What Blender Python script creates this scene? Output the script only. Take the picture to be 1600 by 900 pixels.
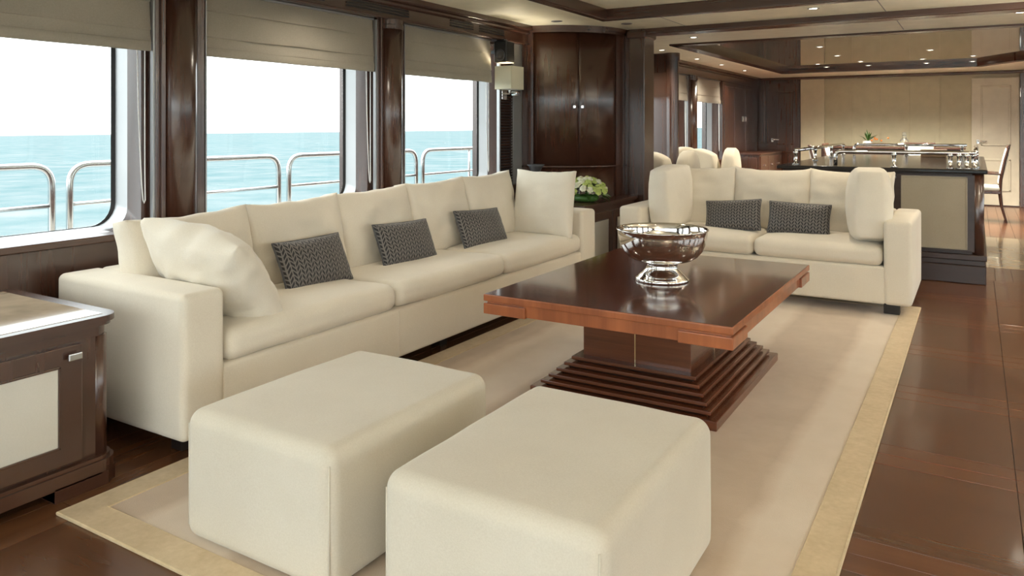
import bpy, math, random
from mathutils import Vector, Matrix, noise
random.seed(7)
for o in list(bpy.data.objects): bpy.data.objects.remove(o)
SC = bpy.context.scene
COL = SC.collection
PI = math.pi

# ------------------------------------------------------------------ camera
cam_d = bpy.data.cameras.new('camera')
cam = bpy.data.objects.new('camera', cam_d); COL.objects.link(cam)
cam.location = (0, 0, 1.3)
cam.rotation_euler = (PI/2, 0, 0.5458)
cam_d.sensor_width = 36.0
cam_d.lens = 36.0*1195/1600
cam_d.shift_y = -(450-199.5)/1600
cam_d.clip_end = 60000; cam_d.clip_start = 0.05
SC.camera = cam

# ------------------------------------------------------------------ world: hazy white daylight
W = bpy.data.worlds.new('world'); SC.world = W; W.use_nodes = True
bg = W.node_tree.nodes['Background']
bg.inputs[0].default_value = (0.93, 0.985, 1.0, 1)
bg.inputs[1].default_value = 2.6
SKY = 2.6

SC.view_settings.view_transform = 'Standard'
SC.view_settings.look = 'None'
SC.view_settings.gamma = 1.0
SC.view_settings.use_curve_mapping = False
SC.view_settings.exposure = 0.88

def portal(name, loc, rot, sx, sy):
    d = bpy.data.lights.new(name, 'AREA'); d.shape = 'RECTANGLE'; d.size = sx; d.size_y = sy
    d.cycles.is_portal = True
    o = bpy.data.objects.new(name, d); COL.objects.link(o); o.location = loc; o.rotation_euler = rot
    return o
LAMP_COL = (1.0, 0.90, 0.74)
LAMP_W = 24.0
UPLIGHT_W = 58.0

# ------------------------------------------------------------------ materials
MATS = {}
def nodes_of(name):
    m = bpy.data.materials.new(name); m.use_nodes = True
    nt = m.node_tree
    b = nt.nodes['Principled BSDF']
    MATS[name] = m
    return m, nt, b
def L(nt, a, b): nt.links.new(a, b)
def coords(nt, scale=(1,1,1), rot=(0,0,0)):
    tc = nt.nodes.new('ShaderNodeTexCoord'); mp = nt.nodes.new('ShaderNodeMapping')
    mp.inputs['Scale'].default_value = scale; mp.inputs['Rotation'].default_value = rot
    L(nt, tc.outputs['Object'], mp.inputs[0]); return mp.outputs[0]
def noise_n(nt, vec, scale, detail=4, rough=.55):
    n = nt.nodes.new('ShaderNodeTexNoise'); n.inputs['Scale'].default_value = scale
    n.inputs['Detail'].default_value = detail; n.inputs['Roughness'].default_value = rough
    L(nt, vec, n.inputs['Vector']); return n.outputs['Fac']
def ramp(nt, fac, stops):
    r = nt.nodes.new('ShaderNodeValToRGB')
    e = r.color_ramp.elements
    e[0].position = stops[0][0]; e[0].color = (*stops[0][1], 1)
    e[1].position = stops[-1][0]; e[1].color = (*stops[-1][1], 1)
    for p, c in stops[1:-1]:
        k = e.new(p); k.color = (*c, 1)
    L(nt, fac, r.inputs[0]); return r.outputs[0]
def bump(nt, b, h, strength, dist=.01):
    n = nt.nodes.new('ShaderNodeBump'); n.inputs['Strength'].default_value = strength
    n.inputs['Distance'].default_value = dist
    L(nt, h, n.inputs['Height']); L(nt, n.outputs[0], b.inputs['Normal'])
def math_n(nt, op, a, b=None, c=None):
    n = nt.nodes.new('ShaderNodeMath'); n.operation = op
    for i, v in enumerate((a, b, c)):
        if v is None: continue
        if isinstance(v, (int, float)): n.inputs[i].default_value = v
        else: L(nt, v, n.inputs[i])
    return n.outputs[0]

def wood(name, dark, light, axis='z', rough=.22, coat=.5, scale=1.0, spec=.5):
    m, nt, b = nodes_of(name)
    s = {'x': (1.2, 26, 26), 'y': (26, 1.2, 26), 'z': (26, 26, 1.2)}[axis]
    v = coords(nt, tuple(k*scale for k in s))
    f = noise_n(nt, v, 1.0, 6, .6)
    v2 = coords(nt, tuple(k*scale*.12 for k in s))
    f2 = noise_n(nt, v2, 1.3, 2)
    mix = math_n(nt, 'ADD', math_n(nt, 'MULTIPLY', f, .6), math_n(nt, 'MULTIPLY', f2, .4))
    L(nt, ramp(nt, mix, [(.3, dark), (.7, light)]), b.inputs['Base Color'])
    b.inputs['Roughness'].default_value = rough
    b.inputs['Coat Weight'].default_value = coat; b.inputs['Coat Roughness'].default_value = .08
    b.inputs['Specular IOR Level'].default_value = spec
    bump(nt, b, f, .03, .002)
    return m
DK, LT = (.046, .0165, .0090), (.078, .0300, .0170)
for a in 'xyz': wood('wood_'+a, DK, LT, a, .27, .35 if a == 'z' else 0.0, 1.0, 1.0)
for a in 'xyz': MATS['wood_'+a].node_tree.nodes['Principled BSDF'].inputs['Coat Roughness'].default_value = .2
wood('table_wood_x', (.18, .048, .0165), (.44, .138, .048), 'z', .3, .3, .6)  # table mahogany, lightened in colour for the light falling on its sides
wood('table_top_wood', (.055, .0145, .0080), (.125, .037, .0195), 'x', .16, .6)  # same mahogany, darkened in colour for the dark reflections on top
wood('table_base_wood', (.075, .021, .009), (.17, .052, .021), 'x', .22, .5)
wood('floor_wood_x', (.075, .027, .0105), (.12, .048, .0195), 'x', .27, .2, .3)
wood('floor_wood_y', (.085, .030, .0115), (.165, .069, .029), 'y', .25, .2, .4)
wood('floor_strip', (.10, .034, .0125), (.16, .060, .0235), 'x', .27, .2, .3)
wood('bar_wood', (.022, .011, .0085), (.048, .026, .021), 'x', .34, .0)
wood('teak', (.16, .09, .045), (.30, .19, .10), 'y', .6, 0)
wood('bleached_teak', (.46, .41, .34), (.62, .57, .49), 'y', .7, 0)  # deck teak paled in colour to bounce daylight up to the ceiling

def fabric(name, c1, c2, scale=55, bumps=.25, rough=.9, sheen=.25, weave=420, blot=2.5):
    m, nt, b = nodes_of(name)
    v = coords(nt)
    f1 = noise_n(nt, v, blot, 3); f2 = noise_n(nt, v, scale*4, 3)
    mix = math_n(nt, 'ADD', math_n(nt, 'MULTIPLY', f1, .5), math_n(nt, 'MULTIPLY', f2, .5))
    L(nt, ramp(nt, mix, [(.3, c1), (.7, c2)]), b.inputs['Base Color'])
    b.inputs['Roughness'].default_value = rough
    b.inputs['Sheen Weight'].default_value = sheen; b.inputs['Sheen Roughness'].default_value = .5
    b.inputs['Specular IOR Level'].default_value = .2
    fb = noise_n(nt, v, weave, 2)
    fw = noise_n(nt, v, 9, 3)
    h = math_n(nt, 'ADD', math_n(nt, 'MULTIPLY', fb, .15), math_n(nt, 'MULTIPLY', fw, .6))
    bump(nt, b, h, bumps, .01)
    return m
fabric('sofa_fabric', (.69, .615, .495), (.80, .73, .61))
fabric('loose_fabric', (.74, .675, .56), (.83, .77, .66), bumps=.45)
fabric('stool_fabric', (.555, .495, .39), (.645, .59, .485), weave=260, blot=3)
fabric('chair_fabric', (.62, .55, .42), (.72, .65, .51))
fabric('blind_fabric', (.38, .34, .275), (.48, .435, .36), scale=30, bumps=.15, blot=4)
def translucent(name, amt, col):
    m = MATS[name]; nt = m.node_tree; b = nt.nodes['Principled BSDF']
    t = nt.nodes.new('ShaderNodeBsdfTranslucent'); t.inputs[0].default_value = (*col, 1)
    mx = nt.nodes.new('ShaderNodeMixShader'); mx.inputs[0].default_value = amt
    L(nt, b.outputs[0], mx.inputs[1]); L(nt, t.outputs[0], mx.inputs[2]); L(nt, mx.outputs[0], nt.nodes['Material Output'].inputs[0])
translucent('blind_fabric', .22, (.5, .46, .38))
fabric('shade_fabric', (.70, .66, .50), (.78, .74, .58), bumps=.05)
fabric('dining_fabric', (.50, .52, .46), (.58, .60, .54))
fabric('rug_border', (.50, .37, .205), (.64, .495, .305), scale=12, bumps=.35, blot=9)
fabric('panel_cream', (.32, .28, .21), (.38, .335, .26), bumps=.08)
fabric('leather_panel', (.62, .585, .50), (.68, .645, .56), bumps=.05, rough=.5)

def rug_field():
    m, nt, b = nodes_of('rug_field')
    v = coords(nt)
    sep = nt.nodes.new('ShaderNodeSeparateXYZ'); L(nt, v, sep.inputs[0])
    wob = math_n(nt, 'MULTIPLY', math_n(nt, 'SUBTRACT', noise_n(nt, v, 3.0, 4), .5), .10)
    x = math_n(nt, 'ADD', sep.outputs[0], wob)
    st = math_n(nt, 'SINE', math_n(nt, 'MULTIPLY', x, 2*PI/.86))
    st = math_n(nt, 'ADD', math_n(nt, 'MULTIPLY', st, 2.0), .5)
    nf = noise_n(nt, v, 2.2, 5, .65)
    f = math_n(nt, 'ADD', math_n(nt, 'MULTIPLY', math_n(nt, 'MAXIMUM', math_n(nt, 'MINIMUM', st, 1.0), 0.0), .45), math_n(nt, 'MULTIPLY', nf, .6))
    L(nt, ramp(nt, f, [(.12, (.40, .29, .19)), (.5, (.58, .455, .33)), (.88, (.69, .58, .455))]), b.inputs['Base Color'])
    b.inputs['Roughness'].default_value = .75; b.inputs['Sheen Weight'].default_value = .3
    b.inputs['Specular IOR Level'].default_value = .25
    bump(nt, b, noise_n(nt, v, 300, 2), .3, .003)
rug_field()

def pattern():
    m, nt, b = nodes_of('pillow_weave')
    v = coords(nt)
    sep = nt.nodes.new('ShaderNodeSeparateXYZ'); L(nt, v, sep.inputs[0])
    cw = .022
    u = math_n(nt, 'DIVIDE', sep.outputs[0], cw*2)
    tri = math_n(nt, 'ABSOLUTE', math_n(nt, 'SUBTRACT', math_n(nt, 'FRACT', u), .5))       # 0..0.5
    w = math_n(nt, 'ADD', math_n(nt, 'DIVIDE', sep.outputs[2], .025), math_n(nt, 'MULTIPLY', tri, 2.3))
    stripe = math_n(nt, 'FRACT', w)
    line1 = math_n(nt, 'LESS_THAN', stripe, .36)
    uc = math_n(nt, 'FRACT', math_n(nt, 'MULTIPLY', u, 2.0))
    line2 = math_n(nt, 'LESS_THAN', math_n(nt, 'ABSOLUTE', math_n(nt, 'SUBTRACT', uc, .5)), .38)
    blk = math_n(nt, 'MULTIPLY', math_n(nt, 'SUBTRACT', 1.0, line1), line2)
    L(nt, ramp(nt, blk, [(.2, (.165, .148, .135)), (.8, (.010, .009, .011))]), b.inputs['Base Color'])
    b.inputs['Roughness'].default_value = .55; b.inputs['Sheen Weight'].default_value = .2
    bump(nt, b, math_n(nt, 'SUBTRACT', 1.0, blk), .4, .004)
pattern()

def plain(name, col, rough=.5, metal=0., spec=.5, coat=0., bumpy=0., alpha=None, var=0.06):
    m, nt, b = nodes_of(name)
    v = coords(nt)
    f = noise_n(nt, v, 6, 3)
    lo = tuple(c*(1-var) for c in col); hi = tuple(min(1, c*(1+var)) for c in col)
    L(nt, ramp(nt, f, [(.3, lo), (.7, hi)]), b.inputs['Base Color'])
    b.inputs['Roughness'].default_value = rough; b.inputs['Metallic'].default_value = metal
    b.inputs['Specular IOR Level'].default_value = spec; b.inputs['Coat Weight'].default_value = coat
    if bumpy: bump(nt, b, noise_n(nt, v, 120, 3), bumpy, .003)
    return m
plain('ceiling_paint', (.85, .805, .645), .45)
plain('lacquer', (.34, .315, .235), .06, spec=.9, coat=1.0, var=.02)
plain('wall_cream', (.50, .455, .315), .6)
plain('wall_cream_light', (.57, .52, .375), .6)
plain('door_cream', (.66, .61, .49), .4)
plain('chrome', (.80, .79, .77), .05, 1.0, var=.01)
plain('steel', (.66, .66, .66), .22, 1.0, var=.02)
plain('satin_metal', (.40, .40, .405), .38, .85, var=.02)
plain('silver', (.80, .775, .74), .06, 1.0, var=.01)
plain('black', (.012, .012, .013), .4)
plain('gasket', (.015, .015, .017), .5)
plain('dark_grey', (.07, .07, .075), .35)
plain('grey_panel', (.20, .19, .185), .3, coat=.3)
plain('foot', (.014, .010, .008), .4)
plain('stone', (.50, .40, .28), .08, coat=.6, var=.2)
plain('marble', (.52, .37, .20), .15, coat=.4, var=.25)
plain('brass_line', (.72, .58, .36), .25, 1.0)
plain('white_paint', (.80, .80, .79), .35)
plain('leaf', (.055, .14, .025), .45, var=.4)
plain('bloom_white', (.80, .80, .62), .6, var=.12)
plain('bloom_green', (.50, .60, .18), .6, var=.2)
plain('orange', (.65, .22, .05), .5)
plain('black_glossy', (.02, .018, .018), .12)

def glass():
    m, nt, b = nodes_of('window_glass')
    nt.nodes.remove(b)
    t = nt.nodes.new('ShaderNodeBsdfTransparent'); g = nt.nodes.new('ShaderNodeBsdfGlossy')
    t.inputs[0].default_value = (.97, .985, .98, 1)
    g.inputs['Roughness'].default_value = .01
    lw = nt.nodes.new('ShaderNodeLayerWeight'); lw.inputs['Blend'].default_value = .5
    fr = math_n(nt, 'ADD', math_n(nt, 'MULTIPLY', math_n(nt, 'POWER', lw.outputs['Facing'], 5.0), .5), .02)
    mx = nt.nodes.new('ShaderNodeMixShader')
    L(nt, fr, mx.inputs[0]); L(nt, t.outputs[0], mx.inputs[1]); L(nt, g.outputs[0], mx.inputs[2])
    L(nt, mx.outputs[0], nt.nodes['Material Output'].inputs[0])
glass()
def bottle_glass():
    m, nt, b = nodes_of('clear_glass')
    b.inputs['Base Color'].default_value = (.9, .93, .92, 1)
    b.inputs['Transmission Weight'].default_value = .9; b.inputs['Roughness'].default_value = .05
bottle_glass()
def lens():
    m, nt, b = nodes_of('lamp_lens')
    b.inputs['Base Color'].default_value = (1, .95, .85, 1)
    b.inputs['Emission Color'].default_value = (1.0, .9, .72, 1)
    b.inputs['Emission Strength'].default_value = 6.0
lens()
def sea_mat():
    m, nt, b = nodes_of('sea_water')
    v = coords(nt, (.9, 1.0, 1))
    f = noise_n(nt, v, .16, 8, .62)
    v2 = coords(nt, (.9, 1.0, 1))
    f2 = noise_n(nt, v2, .02, 5, .6)
    mix = math_n(nt, 'ADD', math_n(nt, 'MULTIPLY', f, .75), math_n(nt, 'MULTIPLY', f2, .25))
    L(nt, ramp(nt, mix, [(.34, (.102, .168, .179)), (.50, (.150, .200, .208)), (.66, (.215, .236, .24))]), b.inputs['Base Color'])
    b.inputs['Roughness'].default_value = .5
    b.inputs['Specular IOR Level'].default_value = .0
    bump(nt, b, f, .8, .6)
sea_mat()

# ------------------------------------------------------------------ geometry helpers: (verts, faces)
def rbox(x0, x1, y0, y1, z0, z1, r=.003, seg=1, div=(0,0,0)):
    """box with rounded edges and corners; div = extra interior divisions per axis"""
    s = [(x1-x0)/2, (y1-y0)/2, (z1-z0)/2]
    c = [(x0+x1)/2, (y0+y1)/2, (z0+z1)/2]
    r = min(r, *(k*.98 for k in s))
    ax = []
    for i in range(3):
        inn = s[i]-r
        arc = [inn + r*math.tan((k/seg)*PI/4) for k in range(seg+1)] if seg > 1 else [inn, s[i]]
        mid = [-inn + 2*inn*k/(div[i]+1) for k in range(1, div[i]+1)]
        ax.append([-a for a in reversed(arc)] + mid + arc)
    idx = {}; V = []; Fc = []
    def vert(p):
        k = (round(p[0], 6), round(p[1], 6), round(p[2], 6))
        if k in idx: return idx[k]
        q = [max(-(s[i]-r), min(s[i]-r, p[i])) for i in range(3)]
        d = [p[i]-q[i] for i in range(3)]
        n = math.sqrt(sum(t*t for t in d)) or 1
        V.append(tuple(c[i]+q[i]+r*d[i]/n for i in range(3)))
        idx[k] = len(V)-1
        return idx[k]
    for a in range(3):
        b, cc = (a+1) % 3, (a+2) % 3
        for sg in (-1, 1):
            A, B = ax[b], ax[cc]
            for i in range(len(A)-1):
                for j in range(len(B)-1):
                    q = []
                    for (u, w) in ((A[i], B[j]), (A[i+1], B[j]), (A[i+1], B[j+1]), (A[i], B[j+1])):
                        p = [0, 0, 0]; p[a] = sg*s[a]; p[b] = u; p[cc] = w
                        q.append(vert(p))
                    Fc.append(tuple(q) if sg > 0 else tuple(reversed(q)))
    return V, Fc

def tube(pts, r, n=10, closed=False, caps=True):
    P = [Vector(p) for p in pts]; V = []; Fc = []
    m = len(P); prev = None
    for i in range(m):
        if closed: t = (P[(i+1) % m]-P[i-1])
        else: t = P[min(i+1, m-1)]-P[max(i-1, 0)]
        t.normalize()
        if prev is None:
            up = Vector((0, 0, 1)) if abs(t.z) < .9 else Vector((1, 0, 0))
            a = t.cross(up).normalized()
        else:
            a = (prev - t*prev.dot(t)).normalized()
        prev = a
        b = t.cross(a)
        rr = r[i] if isinstance(r, (list, tuple)) else r
        for k in range(n):
            an = 2*PI*k/n
            V.append(tuple(P[i]+a*(rr*math.cos(an))+b*(rr*math.sin(an))))
    for i in range(m if closed else m-1):
        for k in range(n):
            j = (i+1) % m
            Fc.append((i*n+k, i*n+(k+1) % n, j*n+(k+1) % n, j*n+k))
    if caps and not closed:
        Fc.append(tuple(reversed(range(n)))); Fc.append(tuple((m-1)*n+k for k in range(n)))
    return V, Fc
def lathe(prof, n=28, c=(0,0,0), capb=True, capt=True):
    V = []; Fc = []
    for (r, z) in prof:
        for k in range(n):
            a = 2*PI*k/n; V.append((c[0]+r*math.cos(a), c[1]+r*math.sin(a), c[2]+z))
    for i in range(len(prof)-1):
        for k in range(n):
            Fc.append((i*n+k, i*n+(k+1) % n, (i+1)*n+(k+1) % n, (i+1)*n+k))
    if capb: Fc.append(tuple(reversed(range(n))))
    if capt: Fc.append(tuple((len(prof)-1)*n+k for k in range(n)))
    return V, Fc
def prism(pts, z0, z1):
    n = len(pts)
    V = [(x, y, z0) for x, y in pts]+[(x, y, z1) for x, y in pts]
    Fc = [tuple(reversed(range(n))), tuple(range(n, 2*n))]
    for i in range(n): Fc.append((i, (i+1) % n, n+(i+1) % n, n+i))
    return V, Fc
def merge(*gs):
    V = []; Fc = []
    for v, f in gs:
        o = len(V); V += list(v); Fc += [tuple(i+o for i in q) for q in f]
    return V, Fc
def xf(g, mat):
    return [tuple(mat @ Vector(v)) for v in g[0]], g[1]
def arc_path(pts, rad, seg=6):
    """round the corners of a polyline"""
    out = [Vector(pts[0])]
    for i in range(1, len(pts)-1):
        p, a, b = Vector(pts[i]), Vector(pts[i-1]), Vector(pts[i+1])
        u = (a-p).normalized(); w = (b-p).normalized()
        s, e = p+u*rad, p+w*rad
        for k in range(seg+1):
            t = k/seg
            out.append((1-t)**2*s+2*t*(1-t)*p+t*t*e)
    out.append(Vector(pts[-1])); return [tuple(v) for v in out]
def pillow(w, h, t, edge=.006, pinch=.05, n=22, wr=.0, seed=0, p=2.2, q=.55, ear=0.0, rnd=0.0):
    """cushion standing in the xz plane, thickness along y, centred"""
    V = []; Fc = []
    def pos(u, v, side):
        f = max(0, (1-abs(u)**p))*max(0, (1-abs(v)**p))
        th = edge+(t/2-edge)*f**q
        x = w/2*u*(1-pinch*(1-v*v)); z = h/2*v*(1-pinch*(1-u*u))
        z += ear*max(0, v)*abs(u)**3
        if rnd:
            x *= math.sqrt(1-rnd*v*v/2); z *= math.sqrt(1-rnd*u*u/2)
        if wr:
            nn = noise.noise(Vector((u*2.2+seed, v*2.2, side*3.1+seed*.7)))+.5*noise.noise(Vector((u*5+seed, v*5+1, side*3.1)))
            th += wr*nn*f**.3
            x += wr*.5*noise.noise(Vector((v*3+seed, u, 5)))
            z += wr*.5*noise.noise(Vector((u*3+seed, v, 9)))
        return (x, side*th, z)
    def un(i): 
        a = -1+2*i/n
        return math.sin(a*PI/2)*.6+a*.4
    for side in (-1, 1):
        o = len(V)
        for i in range(n+1):
            for j in range(n+1):
                V.append(pos(un(i), un(j), side))
        for i in range(n):
            for j in range(n):
                a = o+i*(n+1)+j
                quad = (a, a+n+1, a+n+2, a+1)
                Fc.append(quad if side < 0 else tuple(reversed(quad)))
    o2 = (n+1)*(n+1)
    ring = [(i, 0) for i in range(n)]+[(n, j) for j in range(n)]+[(i, n) for i in range(n, 0, -1)]+[(0, j) for j in range(n, 0, -1)]
    for k in range(len(ring)):
        a = ring[k]; b = ring[(k+1) % len(ring)]
        ia = a[0]*(n+1)+a[1]; ib = b[0]*(n+1)+b[1]
        Fc.append((ib, ia, o2+ia, o2+ib))
    return V, Fc
def ring_strip(loopA, loopB):
    n = len(loopA)
    return list(loopA)+list(loopB), [(i, (i+1) % n, n+(i+1) % n, n+i) for i in range(n)]
def rrect(y0, y1, z0, z1, r, seg=6):
    out = []
    for (cy, cz, a0) in ((y1-r, z1-r, 0), (y0+r, z1-r, PI/2), (y0+r, z0+r, PI), (y1-r, z0+r, 1.5*PI)):
        for k in range(seg+1):
            a = a0+PI/2*k/seg
            out.append((cy+r*math.cos(a), cz+r*math.sin(a)))
    return out

# ------------------------------------------------------------------ object helpers
def base_loc(o):
    v = Vector((0, 0, 0))
    while o is not None:
        v += o.location; o = o.parent
    return v
def obj(name, g, mat, parent=None, smooth=False, loc=None, label=None):
    """link geometry (world coordinates, or local to a parent still at the origin) as ONE mesh object"""
    off = base_loc(parent) if parent is not None else Vector((0, 0, 0))
    if loc is not None: off = off+Vector(loc)
    me = bpy.data.meshes.new(name)
    me.from_pydata([tuple(Vector(v)-off) for v in g[0]], [], g[1])
    me.validate(); me.update()
    if smooth:
        me.polygons.foreach_set('use_smooth', [True]*len(me.polygons))
    me.materials.append(MATS[mat] if isinstance(mat, str) else mat)
    o = bpy.data.objects.new(name, me); COL.objects.link(o)
    if loc is not None: o.location = loc
    if parent is not None: o.parent = parent
    if label: o['label'] = label
    return o
def like(src, parent, loc, name=None):
    o = bpy.data.objects.new(name or src.name.split('.')[0], src.data); COL.objects.link(o)
    o.parent = parent; o.location = loc; return o
def tag(o, label, cat, group=None):
    o['label'] = label; o['category'] = cat
    if group: o['group'] = group
    return o
def thing(name, label, cat, loc=(0,0,0), group=None):
    o = bpy.data.objects.new(name, None); COL.objects.link(o); o.location = loc
    o.empty_display_size = .1
    return tag(o, label, cat, group)
def struct(name, g, mat, smooth=False, label=None):
    o = obj(name, g, mat, None, smooth); o['kind'] = 'structure'
    if label: o['label'] = label
    return o
def place(o, loc, rot=(0,0,0)):
    o.location = loc; o.rotation_euler = rot; return o
def copy_tree(o, parent=None):
    c = o.copy(); COL.objects.link(c); c.parent = parent
    for ch in list(o.children): copy_tree(ch, c)
    return c
def B(x0, x1, y0, y1, z0, z1, r=.003, seg=1): return rbox(x0, x1, y0, y1, z0, z1, r, seg)

# ================================================================== THE SETTING
CEIL = 2.24
XW = -3.58        # face of the panelling on the window side
Y_NEAR, Y_FAR, XR = -1.5, 15.0, 3.58

# ---- floor
fl = struct('floor', B(-3.7, 3.7, Y_NEAR-.1, Y_FAR+.1, -.12, -.006, .001), 'foot')
def plank(x0, x1, y0, y1, mat):
    obj('plank', B(x0+.0012, x1-.0012, y0+.0012, y1-.0012, -.02, 0, .0012), mat, fl)
# window side: boards running along the room
xs = [-3.7, -3.57, -3.40, -3.24, -3.07, -2.90, -2.735, -2.57]
for i in range(len(xs)-1):
    y = Y_NEAR + (i % 3)*.4
    cuts = [Y_NEAR, 1.0+.23*(i % 4), 3.4, 5.6, 7.6, 10.2, 12.6, Y_FAR]
    for a, b_ in zip(cuts[:-1], cuts[1:]): plank(xs[i], xs[i+1], a, b_, 'floor_wood_y')
# middle: broad panels with crosswise strips
strips = [-.93, -.09, .75, 1.59, 2.43, 3.27, 4.11, 4.95, 5.79, 6.63, 7.47]
colsx = [(-2.57, -.46), (-.46, .125), (.125, .72), (.72, 2.2), (2.2, 3.7)]
for ci, (xa, xb) in enumerate(colsx):
    prev = Y_NEAR
    for s in strips:
        plank(xa, xb, prev, s, 'floor_wood_x'); plank(xa, xb, s, s+.105, 'floor_strip'); plank(xa, xb, s+.105, s+.21, 'floor_strip')
        prev = s+.21
# far part: narrow boards
fx = [-2.57, -1.9, -1.2, -.6, .05, .14, .265, .39, .52, .66, .9, 1.5, 2.4, 3.7]
for i in range(len(fx)-1):
    yy = 7.68
    segs = [7.68, 8.05+.12*(i % 2), 8.40, 10.72, 11.6+.3*(i % 3), 13.1+.2*(i % 2), Y_FAR]
    for a, b_ in zip(segs[:-1], segs[1:]):
        if a == 8.40 and fx[i] >= .05:
            continue
        plank(fx[i], fx[i+1], a, b_, 'floor_wood_y')
# pale stone inlay in the walkway beside the bar
random.seed(3)
for (xa, xb) in ((.05, .20), (.20, .42), (.42, .66), (.66, .9), (.9, 1.5)):
    ys = [8.40, 8.78+random.random()*.2, 9.4+random.random()*.2, 10.0+random.random()*.2, 10.72]
    for a, b_ in zip(ys[:-1], ys[1:]):
        obj('inlay_tile', B(xa+.0015, xb-.0015, a+.0015, b_-.0015, -.02, 0, .0012), 'marble', fl)
for xa, xb in ((1.5, 2.4), (2.4, 3.7)): plank(xa, xb, 8.40, 10.72, 'floor_wood_y')

# ---- ceiling with two coffers
C1 = (-2.76, 2.76, -1.1, 6.07)         # seating coffer
poly2 = [(-2.95, 8.3), (2.95, 8.3), (2.95, 9.6), (.56, 12.68), (.084, 13.55), (-2.85, 13.65)]
ct = CEIL+.05
ceil_parts = [B(-3.9, 3.9, Y_NEAR-.1, C1[2], CEIL, ct+.2, .001), B(-3.9, C1[0], C1[2], C1[3], CEIL, ct+.2, .001), B(C1[1], 3.9, C1[2], C1[3], CEIL, ct+.2, .001),
              B(-3.9, 3.9, C1[3], 8.3, CEIL, ct+.2, .001)]
ceil_parts += [prism([(-3.9, 8.3), (-2.95, 8.3), (-2.85, 13.65), (-3.9, 13.65)], CEIL, ct+.2),
               prism([(2.95, 8.3), (3.9, 8.3), (3.9, 9.6), (2.95, 9.6)], CEIL, ct+.2),
               prism([(2.95, 9.6), (3.9, 9.6), (3.9, 13.65), (.084, 13.55), (.56, 12.68)], CEIL, ct+.2),
               prism([(-3.9, 13.65), (-2.85, 13.65), (.084, 13.55), (3.9, 13.65), (3.9, 15.1), (-3.9, 15.1)], CEIL, ct+.2)]
ce = struct('ceiling', merge(*ceil_parts), 'ceiling_paint')
obj('coffer_panel', B(C1[0]-.1, C1[1]+.1, C1[2]-.1, C1[3]+.1, CEIL+.075, CEIL+.18, .001), 'ceiling_paint', ce)
obj('coffer_panel', prism([(-3.1, 8.2), (3.1, 8.2), (3.1, 13.8), (-3.0, 13.8)], CEIL+.045, CEIL+.12), 'lacquer', ce, label='glossy lacquered ceiling panel')
for (x0, x1, y0, y1) in ((-.63, -.622, 6.15, 6.86), (1.2, 1.208, 6.15, 6.86), (-2.3, -2.292, 6.15, 6.86), (-.60, -.592, 7.2, 8.2), (1.2, 1.208, 7.2, 8.2)):
    obj('ceiling_joint', B(x0, x1, y0, y1, CEIL-.0015, CEIL+.01, .0005), 'grey_panel', ce)
# coffer edge mouldings
def coffer_trim(n, x0, x1, y0, y1, zb, zt):
    struct('trim_%d' % n, B(x0, x1, y0, y1, zb, zt, .012, 2), 'wood_x' if x1-x0 > y1-y0 else 'wood_y')
coffer_trim(1, C1[0]-.02, C1[0]+.06, C1[2], C1[3], CEIL-.02, CEIL+.08)
coffer_trim(2, C1[1]-.06, C1[1]+.02, C1[2], C1[3], CEIL-.02, CEIL+.08)
coffer_trim(3, C1[0]-.02, C1[1]+.02, C1[3]-.06, C1[3]+.02, CEIL-.021, CEIL+.079)
coffer_trim(4, C1[0]-.02, C1[1]+.02, C1[2]-.02, C1[2]+.06, CEIL-.021, CEIL+.079)
# beam between the two areas
struct('trim_5', merge(B(-2.85, 3.6, 6.86, 6.96, CEIL-.055, CEIL+.02, .012, 2), B(-2.85, 3.6, 6.95, 7.22, CEIL-.035, CEIL+.02, .008)), 'wood_x')
# flat frame of the dining coffer
def edge_trim(n, p, q, w0, w1, mat):
    p, q = Vector((*p, 0)), Vector((*q, 0)); d = (q-p).normalized(); nrm = Vector((-d.y, d.x, 0))
    pts = [p+nrm*w0, q+nrm*w0, q+nrm*w1, p+nrm*w1]
    struct('trim_%d' % n, prism([(v.x, v.y) for v in pts], CEIL-.018, CEIL+.05), mat)
for i, (a, b_) in enumerate(zip(poly2, poly2[1:]+poly2[:1])):
    edge_trim(6+i, a, b_, -.015, .13, 'wood_y' if i in (1, 5) else 'wood_x')

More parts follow.
